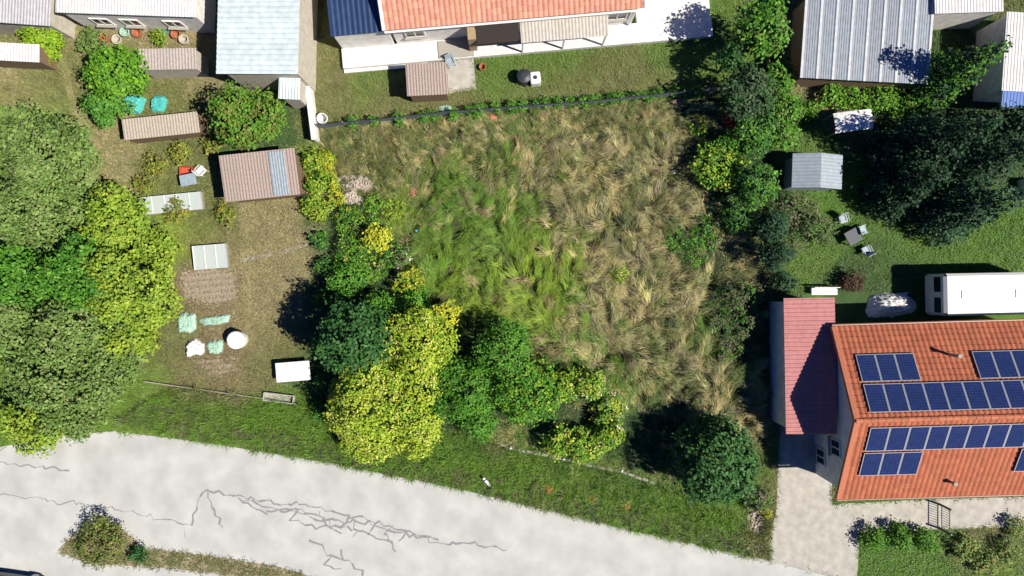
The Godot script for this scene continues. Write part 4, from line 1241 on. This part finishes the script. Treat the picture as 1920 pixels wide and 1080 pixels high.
func bare(q: Vector2) -> bool:
	for e in BARE:
		if Geometry2D.is_point_in_polygon(q, e):
			return true
	return false

func sow() -> void:
	rng.seed = 4321
	var FIELD := poly([612, 250, 850, 226, 1330, 186, 1395, 210, 1400, 300, 1410, 480, 1412, 760, 1405, 800, 1380, 800, 1190, 760, 1060, 720, 1000, 660, 900, 610, 800, 565, 760, 440, 700, 395, 640, 400, 612, 320])
	var lodged := []
	var hollows := []
	for i in 260:
		hollows.append([Vector2(rng.randf_range(780, 1400), rng.randf_range(240, 780)), rng.randf_range(4, 9.5), rng.randf() * PI])
	# locks: bundles of long stalks all fallen the same way
	var n := 0
	while n < 1400:
		var q := Vector2(rng.randf_range(610, 1415), rng.randf_range(180, 805))
		if not Geometry2D.is_point_in_polygon(q, FIELD) or bare(q):
			continue
		n += 1
		var k := cell(q.x, q.y)
		var tall := clampf(grid_s[k] * 0.7 + (0.55 if q.x > 790 and q.y > 330 else 0.15), 0.25, 1.0)
		if q.x < 790 or (q.y < 240):
			tall *= 0.5
		var dir := nz.get_noise_2d(q.x * 0.9, q.y * 0.9) * 5.0 - 0.5 + rng.randfn() * 0.5
		var own := grass_color(q.x, q.y, 0.02)
		var tone := rng.randf_range(0.6, 1.25)
		own = Color(own.r * tone, own.g * tone, own.b * tone)
		var w := P(q.x, q.y)
		var bend := rng.randf_range(-0.7, 0.7)
		var size := rng.randf_range(0.6, 1.25)
		for i in int((8 + 15 * tall) * size):
			var u := rng.randfn() * 0.34 * size
			var s := rng.randfn() * 0.15 * size
			var a := dir + bend * u + rng.randfn() * 0.13
			var x := w.x + cos(dir) * u - sin(dir) * s
			var z := w.z + sin(dir) * u + cos(dir) * s
			var sunk := false
			var pq := px_of(Vector3(x, 0, z))
			for h in hollows:
				var dd: Vector2 = (pq - h[0]).rotated(h[2])
				if absf(dd.x) < 24.0 and Vector2(dd.x * 0.6, dd.y).length() < h[1]:
					sunk = true
					break
			if sunk:
				continue
			var c := own if rng.randf() < 0.8 else grass_color(q.x, q.y)
			var sc := rng.randf_range(0.75, 1.15) * lerpf(0.5, 1.0, tall)
			lodged.append([place(x, z, -a, Vector3(sc, sc * size * rng.randf_range(1.1, 2.7) * exp(-s * s * 9.0), sc)), jit(c, 0.14)])
	lay("meadow_grass", "long dry and green meadow grass lying in swept locks across the plot", "grass", "lodged", lodged)
	var low := []
	for i in 30000:
		var q := Vector2(rng.randf_range(600, 1442), rng.randf_range(165, 1000))
		if not Geometry2D.is_point_in_polygon(q, PLOT) or bare(q):
			continue
		if Geometry2D.is_point_in_polygon(q, FIELD) and q.x > 800 and q.y > 330 and rng.randf() < 0.9:
			continue
		if nz2.get_noise_2d(q.x * 0.5, q.y * 0.5) < -0.25 and rng.randf() < 0.7:
			continue
		var w := P(q.x, q.y)
		var s := rng.randf_range(0.7, 1.25)
		low.append([place(w.x, w.z, rng.randf() * TAU, Vector3(s, s * rng.randf_range(0.6, 1.2), s)), grass_color(q.x, q.y, -0.05)])
	for i in 52000:
		var q := Vector2(rng.randf_range(220, 1450), rng.randf_range(720, 1050))
		if not Geometry2D.is_point_in_polygon(q, VERGE) or bare(q):
			continue
		var w := P(q.x, q.y)
		var s := rng.randf_range(0.6, 1.15)
		var c := grass_color(q.x, q.y, -0.18)
		var patch := nz2.get_noise_2d(q.x * 0.9, q.y * 0.9)
		if patch < -0.12 and rng.randf() < 0.75:
			continue
		s *= 1.0 + patch * 0.9
		c = c.lerp(lin(0.06, 0.11, 0.03), clampf(0.25 - patch, 0.0, 0.5)) if rng.randf() < 0.35 else c
		var road_side := q.y - (868.0 + (q.x - 620.0) * 0.222)
		if road_side > -40.0 and rng.randf() < 0.22:
			c = jit(lin(0.16, 0.13, 0.1), 0.3)
		low.append([place(w.x, w.z, rng.randf() * TAU, Vector3(s, s * rng.randf_range(0.7, 2.0), s)), jit(c, 0.25)])
	lay("tussock_grass", "short tufted grass on the verge and between the meadow locks", "grass", "tussock", low)
	var lawn := []
	var out := [ROAD, DRIVE, PLOT, VERGE, poly([1505, 540, 2010, 560, 2010, 900, 1505, 900]), poly([1440, 560, 1520, 560, 1520, 790, 1440, 790]), poly([640, 125, 1340, 60, 1340, -60, 640, -60]),
		poly([440, -60, 600, -60, 600, 172, 440, 172]), poly([335, 512, 375, 500, 440, 504, 444, 560, 400, 572, 345, 560]), poly([828, 116, 888, 110, 893, 168, 838, 176]), poly([1540, -60, 1705, -60, 1705, 170, 1540, 170])]
	for i in 84000:
		var q := Vector2(rng.randf_range(-40, 1960), rng.randf_range(-30, 1110))
		var skip := false
		for e in out:
			if Geometry2D.is_point_in_polygon(q, e):
				skip = true
				break
		if skip and not Geometry2D.is_point_in_polygon(q, ISLAND):
			continue
		var w := P(q.x, q.y)
		var s := rng.randf_range(0.8, 1.5)
		if rng.randf() < grid_s[cell(q.x, q.y)] * 0.3:
			continue
		var kc := cell(q.x, q.y)
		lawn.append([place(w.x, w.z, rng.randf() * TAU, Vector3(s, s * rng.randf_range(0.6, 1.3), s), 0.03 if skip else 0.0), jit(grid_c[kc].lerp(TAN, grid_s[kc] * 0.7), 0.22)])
	lay("lawn_grass", "mown lawn grass of the neighbouring gardens", "grass", "lawn", lawn)
	print("tufts ", lodged.size(), " ", low.size(), " ", lawn.size())

# ---------- small things ----------
func set_props() -> void:
	rng.seed = 99
	rubble("gravel_heap", "pale stony gravel spread beside the goldenrod", poly([632, 335, 660, 328, 690, 335, 700, 345, 680, 356, 655, 352, 640, 348]), 420, 0.03, 0.12, M.gravel)
	rubble("gravel_heap", "pale broken stones heaped above the brambles", poly([645, 368, 665, 360, 682, 370, 690, 382, 706, 398, 698, 398, 675, 384, 650, 384]), 380, 0.03, 0.15, M.gravel)
	rubble("gravel_heap", "brownish stones scattered at the driveway corner", poly([1398, 962, 1422, 955, 1430, 975, 1424, 1000, 1404, 992]), 160, 0.04, 0.16, M.gravel)
	for q in [[poly([1186, 192, 1199, 188, 1202, 200, 1196, 222, 1188, 220, 1192, 206]), "bare sandy hollow in dry grass below the hedge row"], [poly([1258, 190, 1274, 188, 1276, 198, 1262, 202]), "small bare sandy patch at the edge of the tree shade"]]:
		rubble("bare_sand", q[1], q[0], 260, 0.05, 0.16, M.sand, "sand")
	# low stone edging between plot and verge
	var e := thing("stone_edging", "low grey stone edging between the shrubs and the verge", "edging")
	var a := [932, 829, 957, 838, 1000, 848, 1056, 860, 1110, 872, 1163, 882, 1215, 900, 1265, 916]
	for i in range(0, a.size() - 2, 2):
		var p := P(a[i], a[i + 1]); var q := P(a[i + 2], a[i + 3])
		var k := int(p.distance_to(q) / 0.45)
		for s in k:
			var m := p.lerp(q, (s + 0.5) / k) + Vector3(rng.randfn(), 0, rng.randfn()) * 0.015
			var st := MB.new()
			var d := (q - p)
			var g := rng.randf_range(0.8, 1.2)
			st.col = Color(g, g, g)
			st.box(m + Vector3(0, 0.13, 0), Vector3(0.17, 0.3, 0.42), Basis(Vector3.UP, atan2(d.x, d.z) + rng.randfn() * 0.04), 0.02)
			part("stone", st, M.stone, e)
	for q in [[957, 838, "at the end by the green trees"], [1056, 858, "below the ring of shrubs"], [1164, 880, "at the edge of the globe tree's shadow"]]:
		var p := P(q[0], q[1])
		var o := thing("boundary_stone", "small white boundary stone in the edging " + q[2], "stone", p, rng.randf(), "white boundary stones")
		var b := MB.new()
		b.box(Vector3(0, 0.17, 0), Vector3(0.17, 0.42, 0.17), Basis.IDENTITY, 0.03)
		b.box(Vector3(0, 0.41, 0), Vector3(0.1, 0.08, 0.1), Basis.IDENTITY, 0.02)
		part("block", b, M.white_paint, o)
	# leaning marker post on the verge
	var mp := thing("marker_post", "white roadside marker post with black band leaning over the verge", "post", P(919, 911))
	var dir := (Vector3(-0.5, 0, -0.86) * 0.78 + Vector3(0, 0.72, 0)).normalized()
	var bs := Basis(dir.cross(Vector3(0.86, 0, -0.5)).normalized(), dir, Vector3.ZERO)
	bs.z = bs.x.cross(bs.y)
	var sections := [[-0.12, 0.78, 0.17, 0.16, M.white_paint, "shaft"], [0.78, 0.9, 0.158, 0.155, M.dark_metal, "black_band"], [0.9, 1.08, 0.157, 0.14, M.white_paint, "cap"]]
	for s in sections:
		var b := MB.new()
		b.box(dir * ((s[0] + s[1]) / 2.0), Vector3(s[2] * 0.62, s[1] - s[0], s[2]), bs.orthonormalized(), 0.025)
		part(s[5], b, s[4], mp)
	# pots and balls
	var p1 := P(609, 221)
	pot("big white round planter tipped open at the fence end", p1 + Vector3(0, 0.1, 0), 0.32, 0.55, M.white_paint, Basis(Vector3.RIGHT, 0.35), "", "planter")
	var p2 := P(931, 222)
	pot("terracotta flower pot lying on its side by the wire fence", p2 + Vector3(0, 0.23, 0), 0.22, 0.4, M.terracotta, Basis(Vector3(0.1, 0, 1).normalized(), 1.45))
	for q in [[1262, 323, 0.13, M.white_paint, "white ball knob on a short stake in the dry grass", 0.62], [780, 432, 0.1, M.blue_plastic, "little blue ball at the edge of the green grass", 0.11]]:
		var p := P(q[0], q[1], 0.5)
		p.y = lump(p.x, p.z)
		var o := thing("ball", q[4], "ball", p)
		var s := SphereMesh.new()
		s.radius = q[2]; s.height = q[2] * 2.0
		var st := SurfaceTool.new()
		st.append_from(s, 0, Transform3D(Basis.from_scale(Vector3(1, 0.96, 1)), Vector3(0, q[5], 0)))
		part("shell", st.commit(), q[3], o)
		if q[5] < 0.3:
			continue
		var cap := MB.new()
		cap.tube(Vector3(0, -0.05, 0), Vector3(0, q[5] - 0.1, 0), 0.03, 0.03, 6)
		part("stake", cap, M.timber, o)
	# north lawn
	var bin := thing("compost_bin", "black round compost bin on the lawn of the salmon roofed house", "bin", P(982, 150))
	var bb := MB.new()
	bb.lathe(Vector3.ZERO, [Vector2(0.45, 0), Vector2(0.38, 0.85), Vector2(0.4, 0.86)], 20)
	part("body", bb, M.dark_metal, bin)
	var bl := MB.new()
	bl.lathe(Vector3.ZERO, [Vector2(0.43, 0.84), Vector2(0.43, 0.9), Vector2(0.2, 0.98), Vector2(0.001, 0.99)], 20)
	part("lid", bl, M.dark_metal, bin)
	var wt := thing("water_tank", "white cube water tank beside the compost bin", "tank", P(1003, 152), 0.1)
	var tk := MB.new()
	tk.box(Vector3(0, 0.4, 0), Vector3(0.65, 0.75, 0.75), Basis.IDENTITY, 0.06)
	part("tank_body", tk, M.white_tarp, wt)
	var tl := MB.new()
	tl.lathe(Vector3(0, 0.77, 0), [Vector2(0.12, 0), Vector2(0.12, 0.05), Vector2(0.001, 0.06)], 14)
	part("lid", tl, M.dark_metal, wt)
	pot("reddish clay pot beside the paved patch on the lawn", P(905, 128), 0.2, 0.35, M.terracotta)
	chair("grey garden chair standing on the paved patch of the lawn", P(846, 120), 0.4, M.tarp_grey)
	var ds := thing("drying_sheet", "small green sheet lying on the lawn behind the wire fence", "sheet", P(835, 205))
	drape(ds, "cloth", 0.8, 0.5, 0.12, M.pale_teal, 31)
	# west garden
	var pots := [[200, 55, M.terracotta], [225, 58, M.cream], [262, 45, M.terracotta], [335, 48, M.terracotta], [350, 58, M.cream], [240, 44, M.pale_teal], [310, 40, M.teal]]
	for i in pots.size():
		var q: Array = pots[i]
		pot(["terracotta pot beside the low flowering shrub", "cream pot beside the low flowering shrub", "terracotta pot under the workshop's middle window", "terracotta pot closer to the lime shrub than to the barn", "cream pot standing closest to the pale barn", "pale teal pot under the white workshop windows", "turquoise pot beside the small lime shrub"][i], P(q[0], q[1] + 20), 0.28, 0.45, q[2], Basis.IDENTITY, "pots below the white workshop")
	for q in [[255, 196, 1.3, 1.1, "turquoise tarpaulin over a heap next to the bright small tree"], [300, 196, 1.0, 1.0, "turquoise tarpaulin beside the long beige shed end"]]:
		var o := thing("tarpaulin", q[4], "tarpaulin", P(q[0], q[1]))
		drape(o, "cloth", q[2], q[3], 0.5, M.teal, int(q[0]))
	var cr := thing("plastic_crate", "red plastic crate beside the brown roofed shed", "crate", P(353, 322))
	var cb := MB.new()
	for s in [[0, 0.02, 0, 0.75, 0.04, 0.5], [0, 0.2, 0.24, 0.75, 0.34, 0.03], [0, 0.2, -0.24, 0.75, 0.34, 0.03], [0.37, 0.2, 0, 0.03, 0.34, 0.45], [-0.37, 0.2, 0, 0.03, 0.34, 0.45]]:
		cb.box(Vector3(s[0], s[1], s[2]), Vector3(s[3], s[4], s[5]))
	part("box_shell", cb, M.red_plastic, cr)
	chair("white garden chair beside the red crate", P(383, 322), 2.4, M.white_paint)
	table("grey garden table below the red crate", P(362, 340), 0.2, 1.0, 0.7, 0.7, M.tarp_grey)
	for q in [[266, 372, 3.9, 1.1, "long glazed cold frame below the garden shrubs", -0.1], [366, 462, 2.1, 1.5, "grey glazed cold frame at the head of the vegetable bed", -0.08]]:
		var o := thing("cold_frame", q[4], "cold frame", P(q[0], q[1]), -q[5])
		var f := MB.new()
		for s in [[q[2] / 2, 0.2, 0.03, q[2], 0.4, 0.06], [q[2] / 2, 0.16, q[3] - 0.03, q[2], 0.32, 0.06], [0.03, 0.18, q[3] / 2, 0.06, 0.36, q[3] - 0.12], [q[2] - 0.03, 0.18, q[3] / 2, 0.06, 0.36, q[3] - 0.12]]:
			f.box(Vector3(s[0], s[1], s[2]), Vector3(s[3], s[4], s[5]), Basis.IDENTITY, 0.01)
		part("frame", f, M.stone, o)
		var k := int(q[2] / 0.7)
		for i in k:
			var g := MB.new()
			g.box(Vector3((i + 0.5) * q[2] / k, 0.4, q[3] / 2), Vector3(q[2] / k - 0.06, 0.012, q[3] - 0.02), Basis(Vector3.RIGHT, 0.06))
			var pn := part("pane", g, M.clear, o)
			var b := MB.new()
			b.box(Vector3(i * q[2] / k + 0.02, 0.41, q[3] / 2), Vector3(0.05, 0.03, q[3] - 0.02), Basis(Vector3.RIGHT, 0.06))
			part("glazing_bar", b, M.white_paint, o)
	for q in [[352, 605, 1.3, 1.3, 0.35, "pale_teal", "pale teal fleece bunched at the head of a vegetable row"], [405, 600, 2.0, 0.6, 0.25, "pale_teal", "narrow pale teal fleece along a vegetable row"], [366, 652, 1.2, 1.0, 0.4, "white_tarp", "white fleece heap below the teal fleece"], [405, 650, 1.1, 0.9, 0.3, "pale_teal", "pale fleece heap between white fleece and water barrel"]]:
		var o := thing("garden_fleece", q[6], "fleece", P(q[0], q[1]), 0.12)
		drape(o, "cloth", q[2], q[3], q[4], M[q[5]], int(q[0]))
	var wb := thing("water_barrel", "white round water barrel at the end of the fleece rows", "barrel", P(452, 636))
	var wm := MB.new()
	wm.lathe(Vector3.ZERO, [Vector2(0.48, 0), Vector2(0.55, 0.4), Vector2(0.52, 0.85), Vector2(0.55, 0.88), Vector2(0.5, 0.9)], 22)
	part("body", wm, M.white_paint, wb)
	var wl := MB.new()
	wl.lathe(Vector3.ZERO, [Vector2(0.53, 0.89), Vector2(0.5, 0.93), Vector2(0.001, 0.96)], 22)
	part("lid", wl, M.white_tarp, wb)
	table("white garden table on the grass next to the hedge shade", P(556, 694), 0.08, 2.1, 1.2, 0.74, M.white_paint)
	var te := thing("timber_edging", "weathered timber edging boards above the grassy road verge", "edging")
	var ta := [272, 714, 340, 724, 410, 734, 480, 744, 560, 757]
	for i in range(0, ta.size() - 2, 2):
		var p := P(ta[i], ta[i + 1]); var q := P(ta[i + 2], ta[i + 3])
		var d := q - p
		var b := MB.new()
		b.box((p + q) * 0.5 + Vector3(0, 0.1, 0), Vector3(0.07, 0.3, d.length() - 0.03), Basis(Vector3.UP, atan2(d.x, d.z)), 0.01)
		part("board", b, mat(lin(0.38, 0.35, 0.3), 0.85, 0, "fine", 1.0), te)
	var sl := thing("stone_trough", "pale concrete trough at the end of the timber edging", "trough", P(525, 745), -0.12)
	var sm := MB.new()
	for s in [[0, 0.04, 0, 1.9, 0.08, 0.5], [0, 0.2, 0.24, 1.9, 0.3, 0.06], [0, 0.2, -0.24, 1.9, 0.3, 0.06], [0.93, 0.2, 0, 0.06, 0.3, 0.42], [-0.93, 0.2, 0, 0.06, 0.3, 0.42]]:
		sm.box(Vector3(s[0], s[1], s[2]), Vector3(s[3], s[4], s[5]), Basis.IDENTITY, 0.01)
	part("basin", sm, M.concrete, sl)
	# east gardens
	var cv := thing("white_canopy", "white cloth canopy on poles below the ribbed grey barn", "canopy", P(1602, 226, 2.0) * Vector3(1, 0, 1), 0.12)
	var cl := MB.new()
	var gp := []
	for j in 13:
		for i in 13:
			var u := i / 6.0 - 1.0; var w := j / 6.0 - 1.0
			gp.append(Vector3(u * 1.15, 2.05 - 0.12 * u * u - 0.1 * w * w + 0.03 * nz2.get_noise_2d(i * 20.0, j * 20.0), w * 0.6))
	for j in 12:
		for i in 12:
			cl.quad(gp[j * 13 + i], gp[j * 13 + i + 1], gp[(j + 1) * 13 + i + 1], gp[(j + 1) * 13 + i], Vector3.UP)
	part("cloth", cl, M.white_tarp, cv)
	for x in [-1.1, 1.1]:
		for z in [-0.56, 0.56]:
			var l := MB.new()
			l.tube(Vector3(x, 0, z), Vector3(x, 1.86, z), 0.025, 0.025, 6)
			part("pole", l, M.alu, cv)
	var tb := thing("storage_box", "low teal garden storage box with pale end in tree shade", "box", P(1650, 302))
	var t1 := MB.new()
	t1.box(Vector3(0.2, 0.33, 0), Vector3(1.7, 0.62, 0.8), Basis.IDENTITY, 0.03)
	part("chest", t1, mat(lin(0.06, 0.13, 0.17), 0.5), tb)
	var t2 := MB.new()
	t2.box(Vector3(0.2, 0.68, 0), Vector3(1.76, 0.07, 0.86), Basis.IDENTITY, 0.02)
	part("lid", t2, mat(lin(0.08, 0.17, 0.22), 0.45), tb)
	for q in [[1575, 412, 0.3, "on the shed side"], [1610, 432, 1.9, "on the conifer side"], [1618, 470, 3.6, "on the caravan side"]]:
		chair("grey garden chair " + q[3] + " of the little dark table", P(q[0], q[1]), q[2], M.tarp_grey, "grey chairs on the lawn")
	table("little dark table among grey chairs on the lawn", P(1590, 445), 0.5, 0.9, 0.9, 0.7, M.dark_metal)
	var th := thing("covered_heap", "pale tarpaulin draped over a rounded heap in the caravan shade", "tarpaulin", P(1668, 572), 0.15)
	drape(th, "cloth", 3.0, 1.6, 0.9, M.white_tarp, 77, 2.0)
	var bn := thing("white_bench", "white garden bench behind the red lean-to", "bench", P(1540, 545))
	for s in [["seat", 0, 0.43, 0.05, 1.6, 0.05, 0.42], ["backrest", 0, 0.68, -0.2, 1.6, 0.4, 0.05], ["leg", -0.7, 0.2, 0, 0.08, 0.4, 0.4], ["leg", 0.7, 0.2, 0, 0.08, 0.4, 0.4]]:
		var b := MB.new()
		b.box(Vector3(s[1], s[2], s[3]), Vector3(s[4], s[5], s[6]), Basis.IDENTITY, 0.012)
		part(s[0], b, M.white_paint, bn)
	var pg := thing("metal_gate", "dark metal gate between the paved yard and the border shrubs", "gate", P(1762, 968))
	for z in [-0.75, 0.75]:
		var l := MB.new()
		l.box(Vector3(0, 0.6, z), Vector3(0.11, 1.2, 0.11), Basis.IDENTITY, 0.01)
		part("post", l, M.dark_metal, pg)
	for y in [0.2, 1.02]:
		var b := MB.new()
		b.box(Vector3(0, y, 0), Vector3(0.05, 0.06, 1.36), Basis.IDENTITY, 0.01)
		part("rail", b, M.dark_metal, pg)
	for i in 9:
		var b := MB.new()
		b.tube(Vector3(0, 0.23, -0.6 + i * 0.15), Vector3(0, 0.99, -0.6 + i * 0.15), 0.015, 0.015, 6)
		part("bar", b, M.dark_metal, pg)
	var bs2 := thing("blue_sheet_box", "white box with blue lid at the foot of the conifers", "box", P(1915, 358))
	var b1 := MB.new()
	b1.box(Vector3(0.3, 0.4, 0), Vector3(1.2, 0.8, 1.3), Basis.IDENTITY, 0.04)
	part("chest", b1, M.white_paint, bs2)
	var b2 := MB.new()
	b2.box(Vector3(0.3, 0.84, -0.1), Vector3(1.26, 0.08, 1.1), Basis.IDENTITY, 0.02)
	part("lid", b2, mat(lin(0.07, 0.16, 0.5), 0.4), bs2)
	build_car()

func build_car() -> void:
	# dark car parked at the lower kerb; bodies lofted from cross-sections along its length
	var o := thing("parked_car", "dark blue car parked beyond the traffic island", "car", P(30, 1096), deg_to_rad(-8))
	var paint := mat(lin(0.012, 0.018, 0.035), 0.25)
	paint.clearcoat_enabled = true
	paint.clearcoat = 1.0
	var low := [[-2.15, 0.45, 0.62, 0.62], [-2.05, 0.3, 0.72, 0.78], [-1.2, 0.22, 0.9, 0.86], [0.0, 0.2, 0.92, 0.87], [1.2, 0.22, 0.95, 0.86], [2.0, 0.3, 0.9, 0.78], [2.15, 0.45, 0.75, 0.65]]
	var cab := [[-1.0, 0.88, 0.9, 0.72], [-0.35, 0.88, 1.38, 0.62], [0.6, 0.88, 1.43, 0.62], [1.4, 0.9, 1.3, 0.6], [1.85, 0.9, 0.95, 0.68]]
	for d in [["body", low, paint], ["cabin", cab, M.dark_glass]]:
		var mb := MB.new()
		var sec: Array = d[1]
		for i in sec.size() - 1:
			var A: Array = sec[i]; var B: Array = sec[i + 1]
			var ra := []; var rb := []
			for k in 16:
				var t := TAU * k / 16.0
				var cx := signf(cos(t)) * pow(absf(cos(t)), 0.45); var sy := signf(sin(t)) * pow(absf(sin(t)), 0.45)
				ra.append(Vector3(A[0], (A[1] + A[2]) / 2.0 + sy * (A[2] - A[1]) / 2.0, cx * A[3]))
				rb.append(Vector3(B[0], (B[1] + B[2]) / 2.0 + sy * (B[2] - B[1]) / 2.0, cx * B[3]))
			for k in 16:
				var l := (k + 1) % 16
				var mid: Vector3 = (ra[k] + rb[l]) * 0.5
				mb.quad(ra[k], ra[l], rb[l], rb[k], Vector3(0, mid.y - (A[1] + A[2]) / 2.0, mid.z))
				if i == 0: mb.tri(Vector3(A[0], (A[1] + A[2]) / 2.0, 0), ra[k], ra[l], Vector3.LEFT)
				if i == sec.size() - 2: mb.tri(Vector3(B[0], (B[1] + B[2]) / 2.0, 0), rb[k], rb[l], Vector3.RIGHT)
		part(d[0], mb, d[2], o)
	var rf := MB.new()
	rf.box(Vector3(0.3, 1.43, 0), Vector3(1.5, 0.05, 1.05), Basis(Vector3.BACK, 0.03), 0.02)
	part("roof", rf, paint, o)
	for x in [-1.35, 1.35]:
		for z in [-0.8, 0.8]:
			var wh := MB.new()
			wh.tube(Vector3(x, 0.33, z - 0.1), Vector3(x, 0.33, z + 0.1), 0.32, 0.32, 18)
			var tyre := part("wheel", wh, M.dark_metal, o)
			var rim := MB.new()
			rim.tube(Vector3(x, 0.33, z + signf(z) * 0.09), Vector3(x, 0.33, z + signf(z) * 0.112), 0.2, 0.19, 14)
			part("rim", rim, M.alu, tyre)
	for z in [-0.55, 0.55]:
		var hl := MB.new()
		hl.box(Vector3(-2.1, 0.62, z), Vector3(0.1, 0.12, 0.3), Basis.IDENTITY, 0.03)
		part("headlight", hl, M.alu, o)

func _ready() -> void:
	set_view()
	set_materials()
	rng.seed = 7
	bake_tones()
	build_ground()
	build_roads()
	rng.seed = 21
	build_red_house()
	build_top_house()
	build_sheds()
	build_caravan()
	build_fence()
	plant_trees()
	print("leaves ", leaves)
	sow()
	set_props()
